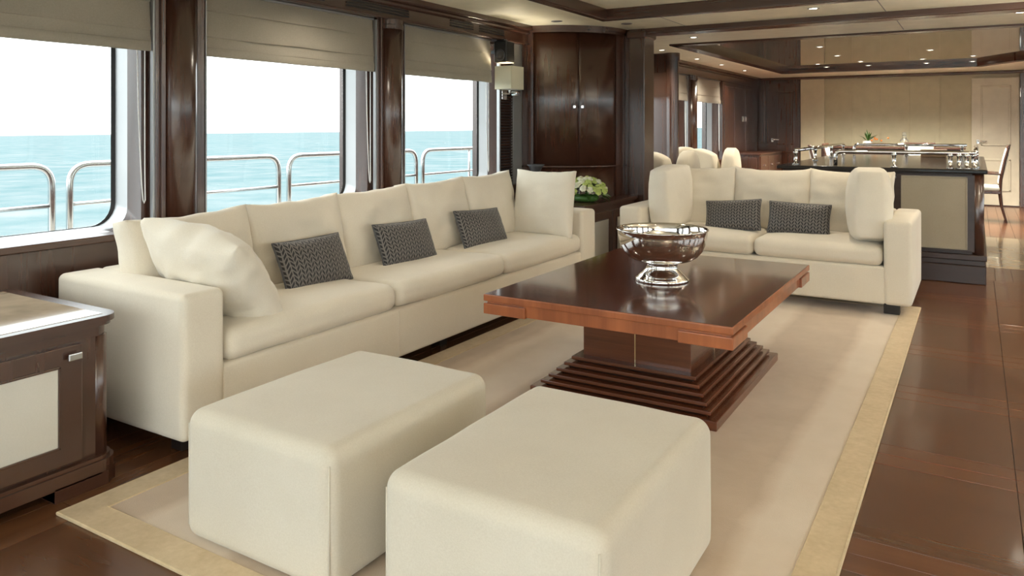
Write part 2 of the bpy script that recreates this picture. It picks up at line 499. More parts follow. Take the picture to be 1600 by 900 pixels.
# ---- window side wall
GX, PITCH, R0 = -3.85, 1.70, 2.31
ZG0, ZG1, SILL = .80, 2.02, .785
edges_l = [R0+PITCH*n for n in (-1, 0, 1, 2, 4, 5, 6)]
def build_side(sign, edges, solid, wname, first_n):
    """panelled wall with rounded windows; sign -1 = window side in view, +1 = opposite side"""
    S = lambda g: ([(-sign*x if sign > 0 else x, y, z) for x, y, z in g[0]], [tuple(reversed(f)) for f in g[1]] if sign > 0 else g[1])
    gs = [B(-3.92, XW, Y_NEAR, Y_FAR, 0, .75, .001), B(-3.92, -3.56, Y_NEAR, Y_FAR, 2.07, CEIL+.1, .002)]
    cur = Y_NEAR
    spans = []
    for r in edges:
        y0 = r-1.26-.04; y1 = r+.05
        spans.append((cur, y0)); cur = y1
    spans.append((cur, Y_FAR))
    for a, b_ in spans: gs.append(B(-3.92, -3.655, a, b_, .74, 2.08, .001))
    w = struct(wname, S(merge(*gs)), 'wood_z')
    for i, r in enumerate(edges):
        g0, g1 = r-1.26, r
        def loop(off_l, off_r, off_b, off_t, rad, X):
            return [(X, y, z) for y, z in rrect(g0-off_l, g1+off_r, ZG0-off_b, ZG1+off_t, rad)]
        A = loop(0, 0, 0, 0, .11, GX+.012); Bq = loop(.012, .02, .004, .02, .115, GX+.02)
        Cq = loop(.03, .032, .012, .03, .10, -3.745); Dq = loop(.04, .05, .0145, .04, .03, -3.655)
        win = bpy.data.objects.new('window_%d' % (first_n+i), None); COL.objects.link(win)
        win.location = (sign*3.85, (g0+g1)/2, ZG0); win['kind'] = 'structure'
        obj('gasket', S(ring_strip(A, Bq)), 'gasket', win, True)
        obj('metal_frame', S(ring_strip(Bq, Cq)), 'satin_metal', win, True)
        obj('wood_reveal', S(ring_strip(Cq, Dq)), 'wood_z', win, True)
        pl = rrect(g0, g1, ZG0, ZG1, .11)
        pv = [(GX+.006, y, z) for y, z in pl]+[(GX+.014, y, z) for y, z in pl]
        n = len(pl)
        obj('pane', S((pv, [tuple(reversed(range(n))), tuple(range(n, 2*n))]+[(k, (k+1) % n, n+(k+1) % n, n+k) for k in range(n)])), 'window_glass', win)
        portal('window_portal', (sign*3.84, (g0+g1)/2, (ZG0+ZG1)/2), (0, PI/2 if sign > 0 else -PI/2, 0), ZG1-ZG0, 1.26)
    return w
wl = build_side(-1, edges_l, None, 'wall_left', 1)
wr_ = build_side(1, [R0+PITCH*n for n in range(-1, 7)], None, 'wall_right', 20)
struct('trim_20', B(-3.86, -3.555, Y_NEAR, 6.10, .75, SILL, .008, 2), 'wood_y')
struct('trim_21', B(-3.86, -3.555, 7.0, Y_FAR, .75, SILL, .008, 2), 'wood_y')
struct('trim_22', B(3.555, 3.86, Y_NEAR, Y_FAR, .75, SILL, .008, 2), 'wood_y')
# cornices
struct('trim_23', merge(B(-3.60, -3.50, Y_NEAR, 6.2, 2.195, CEIL+.01, .012, 2), B(-3.60, -3.535, Y_NEAR, 6.2, 2.165, 2.20, .01, 2), B(-3.60, -3.545, Y_NEAR, 6.2, 2.068, 2.085, .006, 2)), 'wood_y')
struct('trim_24', merge(B(-3.60, -3.50, 7.0, Y_FAR, 2.195, CEIL+.01, .012, 2), B(-3.60, -3.535, 7.0, Y_FAR, 2.165, 2.20, .01, 2)), 'wood_y')
struct('trim_25', B(3.50, 3.60, Y_NEAR, Y_FAR, 2.165, CEIL+.01, .012, 2), 'wood_y')
# window columns: flat pier, half-round shaft, collar and metal guide strips
def column(n, yc):
    e = bpy.data.objects.new('trim_%d' % n, None); COL.objects.link(e); e.location = (-3.6, yc, SILL); e['kind'] = 'structure'
    obj('pier', B(-3.66, -3.60, yc-.14, yc+.155, SILL, 2.07, .006, 2), 'wood_z', e)
    obj('shaft', lathe([(.088, SILL), (.088, 2.02)], 28, (-3.605, yc+.0, 0)), 'wood_z', e, True)
    obj('collar', lathe([(.09, 2.0), (.097, 2.005), (.097, 2.03), (.092, 2.035), (.092, 2.07)], 28, (-3.605, yc, 0)), 'wood_z', e)
    obj('fillet', B(-3.62, -3.585, yc-.115, yc-.09, SILL, 2.07, .004), 'wood_z', e)
    obj('fillet', B(-3.62, -3.585, yc+.095, yc+.12, SILL, 2.07, .004), 'wood_z', e)
    obj('guide_strip', B(-3.63, -3.605, yc-.152, yc-.141, SILL, 2.06, .001), 'satin_metal', e)
    obj('guide_strip', B(-3.63, -3.597, yc+.1555, yc+.164, SILL, 2.06, .001), 'satin_metal', e)
for i, n in enumerate((-1, 0, 1, 4, 5)): column(30+i, R0+PITCH*n+.235)
# air slots in the header above the windows
for k, (a, b_) in enumerate(((-.1, .5), (2.05, 2.70), (2.95, 3.55), (3.75, 4.40), (4.92, 5.24), (5.34, 5.72))):
    v_ = obj('air_slot', merge(*[B(-3.57, -3.553, a, b_, zz, zz+.012, .002) for zz in (2.105, 2.125, 2.145)]), 'black', wl)

# ---- stretch beyond the third window: louvre and plain panel
lv = bpy.data.objects.new('trim_40', None); COL.objects.link(lv); lv.location = (-3.65, 5.87, .8); lv['kind'] = 'structure'
obj('louvre_backing', B(-3.656, -3.650, 5.77, 5.995, .80, 1.98, .001), 'black', lv)
obj('louvre_stile', B(-3.656, -3.625, 5.755, 5.775, .785, 2.0, .002), 'satin_metal', lv)
sl0 = None
for k in range(46):
    z = .81+k*.0255
    g = xf(B(-.011, .011, -.105, .105, -.003, .003, .001), Matrix.Rotation(-.6, 4, 'Y'))
    if sl0 is None: sl0 = obj('slat', g, 'wood_y', None); sl0.parent = lv; sl0.location = (-3.640+3.65, 5.883-5.87, z-.8)
    else: like(sl0, lv, (-3.640+3.65, 5.883-5.87, z-.8))
obj('side_panel', B(-3.656, -3.625, 5.995, 6.20, .785, 2.07, .003), 'grey_panel', lv)

# ---- bulkhead behind the bow cabinet, and pilaster
struct('wall_divider', merge(B(-3.66, -2.83, 6.87, 7.02, 0, CEIL+.01, .003), B(-2.85, -2.69, 6.845, 7.10, 0, CEIL+.01, .008, 2)), 'wood_z')
struct('trim_41', merge(B(-2.87, -2.67, 6.82, 7.12, CEIL-.09, CEIL-.02, .02, 2), B(-2.87, -2.67, 6.82, 7.12, 0, .12, .01, 2)), 'wood_x')

# quarter-round bow cabinet
bc = thing('corner_cabinet', 'tall bow-fronted mahogany corner cabinet behind the flowers', 'cabinet', (-3.58, 6.85, 0))
CXc, CYc = -3.62, 6.865
def wedge(r0, r1, a0, a1, z0, z1, n=14):
    """curved slab between two radii, angle from -y towards +x"""
    pts = [(CXc+r1*math.sin(a0+(a1-a0)*k/n), CYc-r1*math.cos(a0+(a1-a0)*k/n)) for k in range(n+1)]
    pts += [(CXc+r0*math.sin(a1-(a1-a0)*k/n), CYc-r0*math.cos(a1-(a1-a0)*k/n)) for k in range(n+1)]
    return prism(pts, z0, z1)
D2 = math.radians
obj('body', wedge(.02, .700, 0, PI/2, .10, CEIL-.06, 24), 'wood_z', bc, True)
obj('plinth', wedge(.02, .735, 0, PI/2, 0, .10, 24), 'wood_x', bc)
obj('cornice', merge(wedge(.02, .75, 0, PI/2, CEIL-.035, CEIL, 24), wedge(.02, .735, 0, PI/2, CEIL-.06, CEIL-.035, 24)), 'wood_x', bc)
obj('stile', wedge(.69, .722, D2(0), D2(9), .10, CEIL-.06, 4), 'wood_z', bc)
obj('stile', wedge(.69, .722, D2(77), D2(90), .10, CEIL-.06, 4), 'wood_z', bc)
for a0, a1, ak in ((9.4, 42.8, 40), (43.2, 76.6, 46)):
    d = obj('door', wedge(.69, .716, D2(a0), D2(a1), .95, CEIL-.065, 14), 'wood_z', bc, True)
    kx, ky = CXc+.727*math.sin(D2(ak)), CYc-.727*math.cos(D2(ak))
    obj('knob', B(kx-.014, kx+.014, ky-.014, ky+.014, 1.478, 1.506, .004, 2), 'chrome', d)
    obj('lower_door', wedge(.69, .716, D2(a0), D2(a1), .12, .93, 14), 'wood_z', bc, True)
obj('waist_rail', wedge(.69, .728, D2(0), D2(90), .932, .948, 20), 'wood_x', bc, True)
for o in bc.children:
    if o.name.split('.')[0] in ('door', 'body', 'lower_door', 'waist_rail'):
        for p in o.data.polygons: p.use_smooth = len(p.vertices) == 4 and abs(p.normal.z) < .5

# stub bulkhead further along the window wall
struct('wall_stub', merge(B(-3.66, -3.30, 9.26, 9.36, 0, CEIL+.01, .003), B(-3.60, -3.33, 9.24, 9.262, .95, 2.0, .004)), 'wood_z')
struct('trim_42', merge(lathe([(.085, 0), (.085, CEIL-.1)], 24, (-3.29, 9.31, 0)), lathe([(.1, CEIL-.1), (.1, CEIL)], 24, (-3.29, 9.31, 0))), 'wood_z')
# panelled end of the window wall
wp = struct('trim_43', B(-3.66, -3.585, 12.60, 15.0, SILL, 2.07, .002), 'wood_z')
for a, b_ in ((12.68, 13.25), (13.32, 13.8), (14.05, 14.9)):
    obj('raised_panel', B(-3.60, -3.572, a, b_, .85, 2.0, .012, 2), 'wood_z', wp)

# ---- far wall
FW = Y_FAR
struct('wall_far', B(-3.9, 3.9, FW, FW+.15, 0, CEIL+.05, .001), 'wall_cream')
struct('trim_44', B(-3.6, -2.80, FW-.05, FW, 0, CEIL, .002), 'wood_z')
fw2 = struct('trim_45', B(-2.79, -2.38, FW-.09, FW, 0, CEIL, .003), 'wall_cream_light')
for k, xx in enumerate((-1.92, -1.46, -1.0, -.54)):
    o = obj('panel_joint', B(xx, xx+.006, FW-.012, FW, 0, CEIL, .001), 'wall_cream_light', fw2)
struct('trim_46', B(-3.6, 3.6, FW-.11, FW, CEIL-.05, CEIL, .015, 2), 'wood_x')
def panel_door(nm, x0, x1, y, mat, hx, panels, lab):
    e = bpy.data.objects.new(nm, None); COL.objects.link(e); e.location = ((x0+x1)/2, y, 0); e['kind'] = 'structure'; e['label'] = lab
    obj('leaf', B(x0, x1, y-.03, y, .02, 2.13, .004), mat, e)
    for (a, b_, z0, z1) in panels:
        fr = obj('panel_moulding', merge(B(a, b_, y-.045, y-.03, z1-.03, z1, .006, 2), B(a, b_, y-.045, y-.03, z0, z0+.03, .006, 2), B(a, a+.03, y-.045, y-.03, z0, z1, .006, 2), B(b_-.03, b_, y-.045, y-.03, z0, z1, .006, 2)), mat, e)
        obj('panel', B(a+.03, b_-.03, y-.036, y-.03, z0+.03, z1-.03, .003), mat, fr)
    h = obj('handle_rose', B(hx-.022, hx+.022, y-.042, y-.03, 1.03, 1.10, .004), 'chrome', e)
    obj('lever', tube(arc_path([(hx, y-.035, 1.075), (hx, y-.08, 1.075), (hx+.13, y-.08, 1.075)], .02), .009, 8), 'chrome', h, True)
    return e
panel_door('door_1', -3.40, -2.82, FW-.05, 'wood_z', -3.30, ((-3.22, -2.90, .98, 1.98), (-3.22, -2.90, .16, .86)), 'dark panelled wooden door')
obj('slim_panel', B(-3.54, -3.44, FW-.075, FW-.05, 1.0, 1.98, .01, 2), 'wood_z', bpy.data.objects['trim_44'])
panel_door('door_2', -.07, .60, FW, 'door_cream', .02, ((.06, .48, 1.0, 2.0), (.06, .48, .25, .78)), 'cream panelled door')
struct('trim_47', B(.605, .665, FW-.06, FW, 0, CEIL, .004), 'wood_z')
struct('trim_48', B(.605, .615, FW-.075, FW-.06, 1.8, 1.95, .002), 'chrome')
struct('baseboard_far', B(-2.38, 3.6, FW-.02, FW, 0, .09, .004), 'wood_x')
# switches on the window wall near the far door
for k, (yy, nm) in enumerate(((13.84, 'nearer'), (14.02, 'farther'))):
    s_ = thing('switch_plate', 'chrome switch plate on dark panelling, the %s one %s the far wooden door' % (nm, 'from' if k == 0 else 'to'), 'switch', (-3.572, yy, 1.42))
    obj('plate', B(-3.585, -3.565, yy-.05, yy+.05, 1.41, 1.50, .004), 'satin_metal', s_)
    obj('rocker', B(-3.566, -3.559, yy-.02, yy+.02, 1.43, 1.48, .002), 'white_paint', s_)

# ---- near (aft) wall behind the camera: wide glazed doors onto the aft deck
struct('wall_near', merge(B(-3.9, -3.4, Y_NEAR-.15, Y_NEAR, 0, CEIL+.1, .001), B(3.4, 3.9, Y_NEAR-.15, Y_NEAR, 0, CEIL+.1, .001), B(-3.4, 3.4, Y_NEAR-.15, Y_NEAR, 2.1, CEIL+.1, .001)), 'wood_z')
for k in range(4):
    x0 = -3.4+1.7*k
    e = bpy.data.objects.new('door_%d' % (3+k), None); COL.objects.link(e); e.location = (x0+.85, Y_NEAR-.07, 0); e['kind'] = 'structure'
    obj('door_frame', merge(B(x0, x0+.05, Y_NEAR-.1, Y_NEAR-.05, 0, 2.1, .004), B(x0+1.65, x0+1.7, Y_NEAR-.1, Y_NEAR-.05, 0, 2.1, .004), B(x0+.05, x0+1.65, Y_NEAR-.1, Y_NEAR-.05, 0, .06, .004), B(x0+.05, x0+1.65, Y_NEAR-.1, Y_NEAR-.05, 2.04, 2.1, .004)), 'steel', e)
    obj('pane', B(x0+.05, x0+1.65, Y_NEAR-.08, Y_NEAR-.07, .06, 2.04, .001), 'window_glass', e)
portal('door_portal', (0, Y_NEAR-.06, 1.05), (PI/2, 0, 0), 6.8, 2.0)

# ================================================================== OUTSIDE
sea = struct('sea', ([(-30000, -30000, 0), (30000, -30000, 0), (30000, 30000, 0), (-30000, 30000, 0)], [(0, 1, 2, 3)]), 'sea_water', label='pale turquoise sea to the horizon')
sea['kind'] = 'stuff'
tag(sea, 'pale turquoise sea stretching to the horizon outside the windows', 'sea')
nrm = Vector((-.01124, -.0036, 1)).normalized()
sea.rotation_mode = 'QUATERNION'; sea.rotation_quaternion = Vector((0, 0, 1)).rotation_difference(nrm)
sea.location = (0, 0, -4.2)
for s_, nm in ((-1, 'deck_left'), (1, 'deck_right')):
    a, b_ = sorted((s_*3.92, s_*5.15))
    d = struct('floor_'+nm, B(a, b_, Y_NEAR-3, Y_FAR+1, -.25, -.1, .001), 'bleached_teak')
    a, b_ = sorted((s_*4.86, s_*5.1))
    struct('wall_bulwark_'+('port' if s_ < 0 else 'starboard'), B(a, b_, Y_NEAR-3, Y_FAR+1, -.25, .42, .02, 2), 'white_paint')
struct('floor_deck_aft', B(-5.1, 5.1, -7, Y_NEAR-.16, -.25, -.1, .001), 'bleached_teak')
# stainless handrail sections
XRl, SP = -4.9, .368*4.9
yg0 = .536*4.9
RZ, MZ, BZ = 1.065, .815, .42
sec_ord = ['nearest the camera outside the first window', 'starting at the first window', 'starting at the second window', 'starting at the third window', 'outside beyond the tall corner cabinet', 'far outside the dining area']
for k in range(-1, 5):
    ya = yg0+SP*k+.055*1.0; yb = yg0+SP*(k+1)-.055
    e = thing('handrail', 'polished steel deck handrail section %s' % sec_ord[k+1], 'handrail', (XRl, (ya+yb)/2, BZ), 'handrail sections on the side deck')
    obj('top_rail', tube(arc_path([(XRl, ya, BZ), (XRl, ya, RZ), (XRl, yb, RZ), (XRl, yb, BZ)], .13, 8), .021, 12), 'steel', e, True)
    obj('mid_rail', tube([(XRl, ya, MZ), (XRl, yb, MZ)], .013, 10), 'steel', e, True)
    obj('stanchion', tube([(XRl, (ya+yb)/2, BZ), (XRl, (ya+yb)/2, RZ)], .013, 10), 'steel', e, True)
    # nothing else: end posts are the bent rail itself

# ================================================================== FURNITURE
# ---- rug
rug = thing('area_rug', 'large beige rug with a tan suede border under the coffee table', 'rug', (-1.49, 3.8, 0))
RX0, RX1, RY0, RY1, BW = -2.63, -.345, 1.40, 6.20, .108
def slab(pts, z0, z1, r=.003):
    return prism(pts, z0, z1)
obj('field', B(RX0+BW, RX1-BW, RY0+BW, RY1-BW, 0, .011, .002), 'rug_field', rug)
i0, i1, j0, j1 = RX0+BW, RX1-BW, RY0+BW, RY1-BW
for pts in ([(RX0, RY0), (RX1, RY0), (i1, j0), (i0, j0)], [(RX1, RY0), (RX1, RY1), (i1, j1), (i1, j0)],
            [(RX1, RY1), (RX0, RY1), (i0, j1), (i1, j1)], [(RX0, RY1), (RX0, RY0), (i0, j0), (i0, j1)]):
    obj('border', prism(pts, 0, .0135), 'rug_border', rug, label='tan suede border strip')
obj('binding', tube([(RX0, RY0, .007), (RX1, RY0, .007), (RX1, RY1, .007), (RX0, RY1, .007)], .0075, 8, closed=True), 'rug_border', rug)
obj('seam_cord', tube([(i0, j0, .011), (i1, j0, .011), (i1, j1, .011), (i0, j1, .011)], .004, 6, closed=True), 'rug_border', rug)
RUG = .0115

def puff(g, c, amt, half):
    """bulge a rounded box outwards on its broad faces"""
    out = []
    for v in g[0]:
        u = [max(-1, min(1, (v[i]-c[i])/half[i])) for i in range(3)]
        f = [1-abs(t)**2.4 for t in u]
        out.append((v[0]+amt[0]*u[0]*f[1]*f[2], v[1]+amt[1]*u[1]*f[0]*f[2], v[2]+amt[2]*u[2]*f[0]*f[1]))
    return out, g[1]
def cushion_box(x0, x1, y0, y1, z0, z1, r=.045, amt=(.01, .01, .02), wr=.004, seed=0):
    g = rbox(x0, x1, y0, y1, z0, z1, r, 4, (12, 12, 4))
    c = ((x0+x1)/2, (y0+y1)/2, (z0+z1)/2); h = ((x1-x0)/2, (y1-y0)/2, (z1-z0)/2)
    V, Fc = puff(g, c, amt, h)
    V = [(x+wr*noise.noise(Vector((x*5+seed, y*5, z*5))), y+wr*noise.noise(Vector((x*5, y*5+seed+7, z*5))), z+1.6*wr*noise.noise(Vector((x*4, y*4+3, z*4+seed)))) for x, y, z in V]
    return V, Fc
def arm_box(x0, x1, y0, y1, z0, z1, r=.03):
    return puff(rbox(x0, x1, y0, y1, z0, z1, r, 4, (8, 8, 6)), ((x0+x1)/2, (y0+y1)/2, (z0+z1)/2), (.005, .005, .006), ((x1-x0)/2, (y1-y0)/2, (z1-z0)/2))

# ---- long sofa under the windows (faces +x)
s1 = thing('long_sofa', 'long cream three-seat sofa standing under the windows', 'sofa', (-3.03, 3.7, 0))
SB, AH = .085, .655
obj('base', arm_box(-3.47, -2.60, 2.03, 5.32, SB, .345, .02), 'sofa_fabric', s1, True)
obj('back_frame', arm_box(-3.48, -3.30, 2.03, 5.32, .30, AH, .03), 'sofa_fabric', s1, True)
for (a, b_) in ((1.845, 2.043), (5.315, 5.56)):
    obj('arm', arm_box(-3.48, -2.595, a, b_, SB, AH, .028), 'sofa_fabric', s1, True)
ys = (2.05, 3.125, 4.205, 5.31)
for k in range(3):
    obj('seat_cushion', cushion_box(-3.22, -2.592, ys[k]+.003, ys[k+1]-.003, .345, .478, .05, (.012, .0, .022), .004, k), 'sofa_fabric', s1, True)
obj('base_seam', tube([(-2.5965, 3.13, SB+.01), (-2.5965, 3.13, .335)], .0022, 6), 'sofa_fabric', s1)
nB = 5; yb0, yb1 = 2.005, 5.225
drop = (.062, .049, .036, .022, .008)
for k in range(nB):
    w = (yb1-yb0)/nB
    g = pillow(w+.012, .50-drop[k], .21, .05, .015, 24, .014, k*3.1+1, 3.0, .5, .012)
    m = Matrix.Translation((-3.205, yb0+w*(k+.5), .695-drop[k]/2)) @ Matrix.Rotation(PI/2, 4, 'Z') @ Matrix.Rotation(-.20+.03*math.sin(k*2.2), 4, 'X') @ Matrix.Rotation(-.024, 4, 'Y')
    obj('back_cushion', xf(g, m), 'sofa_fabric', s1, True)
for xx in (-3.38, -2.76):
    for yy in (1.97, 3.7, 5.46):
        obj('foot', B(xx-.035, xx+.035, yy-.035, yy+.035, 0, SB+.01, .003), 'foot', s1)

# ---- shorter sofa across the room (faces -y)
s2 = thing('short_sofa', 'shorter cream two-seat sofa at the far end of the rug', 'sofa', (-1.44, 6.3, 0))
X0, X1, YF, YB = -2.50, -.37, 5.80, 6.80
obj('base', arm_box(X0+.18, X1-.165, YF+.005, YB, SB, .345, .02), 'sofa_fabric', s2, True)
obj('back_frame', arm_box(X0+.18, X1-.165, YB-.2, YB, .30, AH+.005, .03), 'sofa_fabric', s2, True)
obj('arm', arm_box(X0, X0+.185, YF, YB, SB, AH+.005, .028), 'sofa_fabric', s2, True)
obj('arm', arm_box(X1-.175, X1, YF, YB, SB, AH+.005, .028), 'sofa_fabric', s2, True)
for a, b_, k in ((X0+.19, -1.431, 5), (-1.425, X1-.18, 8)):
    obj('seat_cushion', cushion_box(a, b_, YF+.002, YB-.2, .345, .48, .05, (.0, .012, .022), .004, k), 'sofa_fabric', s2, True)
w = (X1-.175-X0-.185)/3
for k in range(3):
    g = pillow(w+.012, .50, .22, .05, .015, 24, .014, k*2.3+11, 3.0, .5, .02)
    m = Matrix.Translation((X0+.185+w*(k+.5), 6.475, .70)) @ Matrix.Rotation(-.16, 4, 'X') @ Matrix.Rotation(.015*(k-1), 4, 'Y')
    obj('back_cushion', xf(g, m), 'sofa_fabric', s2, True)
for xx in (X0+.1, X1-.13):
    for yy, zz in ((5.90, RUG+.002), (6.70, 0)):
        obj('foot', B(xx-.05, xx+.05, yy-.035, yy+.035, zz, SB+.01, .003), 'foot', s2)

# ---- loose cushions
def loose(name, g, mat, loc, rot, label, cat, group=None, piping=None):
    e = obj(name, g, mat, None, True); e.location = loc; e.rotation_euler = rot
    tag(e, label, cat, group)
    if piping:
        w, h, pin, pm = piping
        pts = []
        n = 24
        for s in range(4):
            for k in range(n):
                t = -1+2*k/n
                u, v = ((t, -1), (1, t), (-t, 1), (-1, -t))[s]
                pts.append((w/2*u*(1-pin*(1-v*v)), 0, h/2*v*(1-pin*(1-u*u))))
        p = obj('piping', tube(pts, .0055, 6, closed=True), pm, None, True); p.parent = e
    return e
loose('large_cushion', pillow(.60, .54, .29, .012, .05, 38, .026, 4.2, 2.0, .5, 0, .25), 'loose_fabric', (-2.875, 2.20, .665), (.72, .16, .10), 'large crumpled cream cushion slumped over the near arm of the long sofa', 'cushion')
loose('large_cushion', pillow(.52, .50, .20, .018, .035, 26, .010, 7.7, 2.4, .5, .01), 'loose_fabric', (-2.86, 5.185, .715), (-.13, 0, -.06), 'square cream cushion upright against the far arm of the long sofa', 'cushion')
loose('large_cushion', pillow(.50, .51, .24, .065, .0, 26, .009, 1.4, 3.0, .5, 0, .35), 'loose_fabric', (-2.19, 6.18, .73), (0, -.07, PI/2-.12), 'plump cream cushion upright against the short sofa\'s arm nearer the flowers', 'cushion')
loose('large_cushion', pillow(.58, .535, .31, .07, .0, 26, .009, 9.1, 2.6, .5, 0, .5), 'loose_fabric', (-.672, 6.13, .742), (0, .07, PI/2+.16), 'plump cream cushion upright against the short sofa\'s arm nearer the bar', 'cushion')
PW, PH, PT = .48, .265, .13
pil = [((-2.985, 2.905, .592), (-.42, 0, PI/2+.03), 'charcoal woven lumbar pillow beside the crumpled cream cushion'),
       ((-2.985, 3.665, .596), (-.40, .02, PI/2-.05), 'charcoal woven lumbar pillow in the middle of the long sofa'),
       ((-2.985, 4.50, .596), (-.42, .03, PI/2-.10), 'charcoal woven lumbar pillow nearest the far end of the long sofa')]
for k, (loc, rot, lab) in enumerate(pil):
    loose('lumbar_pillow', pillow(PW, PH, PT, .006, .045, 20, .006, k+20, 2.2, .5), 'pillow_weave', loc, rot, lab, 'pillow', 'charcoal woven pillows on the sofas', (PW, PH, .045, 'dark_grey'))
for k, (loc, rot, lab) in enumerate((((-1.67, 6.16, .597), (-.36, -.09, -.06), 'charcoal woven pillow on the short sofa, nearer the silver bowl'), ((-1.165, 6.16, .600), (-.36, .03, .06), 'charcoal woven pillow on the short sofa, nearer the bar'))):
    loose('lumbar_pillow', pillow(.45, .25, PT, .006, .045, 20, .006, k+30, 2.2, .5), 'pillow_weave', loc, rot, lab, 'pillow', 'charcoal woven pillows on the sofas', (.45, .25, .045, 'dark_grey'))

# ---- two stools
for k, (x0, x1, y0, y1, lab) in enumerate(((-2.135, -1.505, 1.52, 2.325, 'cream suede cube stool nearer the long sofa'), (-1.318, -.688, 1.51, 2.33, 'cream suede cube stool in the foreground, farther from the long sofa'))):
    e = thing('cube_stool', lab, 'stool', ((x0+x1)/2, (y0+y1)/2, RUG), 'pair of cream cube stools on the rug')
    zt = .415
    g = rbox(x0, x1, y0, y1, RUG, zt, .048, 6, (12, 12, 8))
    V, Fc = puff(g, ((x0+x1)/2, (y0+y1)/2, .21), (.004, .004, .006), ((x1-x0)/2, (y1-y0)/2, .2))
    V = [(x+.003*noise.noise(Vector((x*6, y*6, z*6+k))), y+.003*noise.noise(Vector((x*6+4, y*6, z*6))), z+(.003*noise.noise(Vector((x*5, y*5, k))) if z > .1 else 0)) for x, y, z in V]
    obj('cover', (V, Fc), 'stool_fabric', e, True)
    rr = .0235
    for sx, sy in ((x0, y0), (x1, y0), (x1, y1), (x0, y1)):
        cx, cy = sx+(.0135 if sx == x0 else -.0135), sy+(.0135 if sy == y0 else -.0135)
        obj('corner_seam', tube([(cx, cy, RUG+.04), (cx, cy, zt-.045)], .0028, 6), 'stool_fabric', e, True)

# ---- coffee table
tb = thing('coffee_table', 'square mahogany pedestal coffee table with stepped base', 'table', (-1.395, 3.80, RUG))
TX0, TX1, TY0, TY1, TZ = -1.98, -.812, 3.0, 4.60, .52
tt = obj('tabletop', B(TX0, TX1, TY0, TY1, TZ-.032, TZ-.001, .004, 2), 'table_wood_x', tb)
obj('top_veneer', B(TX0+.004, TX1-.004, TY0+.004, TY1-.004, TZ-.004, TZ, .001), 'table_top_wood', tt, label='dark polished top surface')  # thin sheet carrying the top's reflection-darkened colour
ins = .014
obj('apron', B(TX0+ins, TX1-ins, TY0+ins, TY1-ins, TZ-.088, TZ-.032, .002), 'table_wood_x', tb)
for sx in (0, 1):
    for sy in (0, 1):
        xa, xb = (TX0, TX0+.225) if sx == 0 else (TX1-.225, TX1)
        ya, yb = (TY0, TY0+.225) if sy == 0 else (TY1-.225, TY1)
        obj('corner_block', B(xa, xb, ya, yb, TZ-.092, TZ-.042, .004, 2), 'table_wood_x', tb)
pd = obj('pedestal', B(-1.668, -1.122, 3.43, 4.17, .172, TZ-.088, .003), 'table_base_wood', tb)
obj('inlay_line', B(-1.398, -1.392, 3.4285, 3.436, .175, TZ-.09, .0005), 'brass_line', pd, label='thin pale metal inlay')
obj('inlay_line', B(-1.127, -1.1205, 3.797, 3.803, .175, TZ-.09, .0005), 'brass_line', pd, label='thin pale metal inlay')
obj('base_slab', B(-1.85, -.94, 3.215, 4.385, RUG, .052, .003), 'table_base_wood', tb)
for k in range(5):
    t = k/4
    hx = .418-.105*t; hy = .548-.105*t-.02*t
    z0 = .052+k*.0245
    obj('step_core', B(-1.395-hx+.022, -1.395+hx-.022, 3.80-hy+.022, 3.80+hy-.022, z0, z0+.0125, .001), 'foot', tb)
    obj('step', B(-1.395-hx, -1.395+hx, 3.80-hy, 3.80+hy, z0+.0085, z0+.0245, .003), 'table_base_wood', tb)

# ---- silver bowl
bw = thing('silver_bowl', 'polished silver footed punch bowl on the coffee table', 'bowl', (-1.375, 3.745, TZ))
c = (-1.375, 3.745, TZ)
outer = [(.105, .098), (.145, .107), (.178, .126), (.203, .156), (.218, .193), (.2245, .232), (.226, .256), (.230, .259), (.230, .264), (.225, .2655)]
inner = [(.219, .258), (.217, .232), (.210, .196), (.195, .163), (.170, .136), (.125, .120), (.08, .112), (.03, .110), (.001, .110)]
obj('bowl_body', lathe([(.05, .094)]+outer+inner, 56, c), 'silver', bw, True)
obj('foot', lathe([(.132, 0), (.136, .006), (.134, .014), (.122, .02), (.118, .028), (.10, .042), (.082, .062), (.076, .080), (.082, .092), (.10, .099)], 56, c), 'silver', bw, True)
obj('rim_bead', lathe([(.228, .257), (.2325, .2595), (.2325, .2635), (.228, .2665), (.223, .262)], 56, c, False, False), 'silver', bw, True)

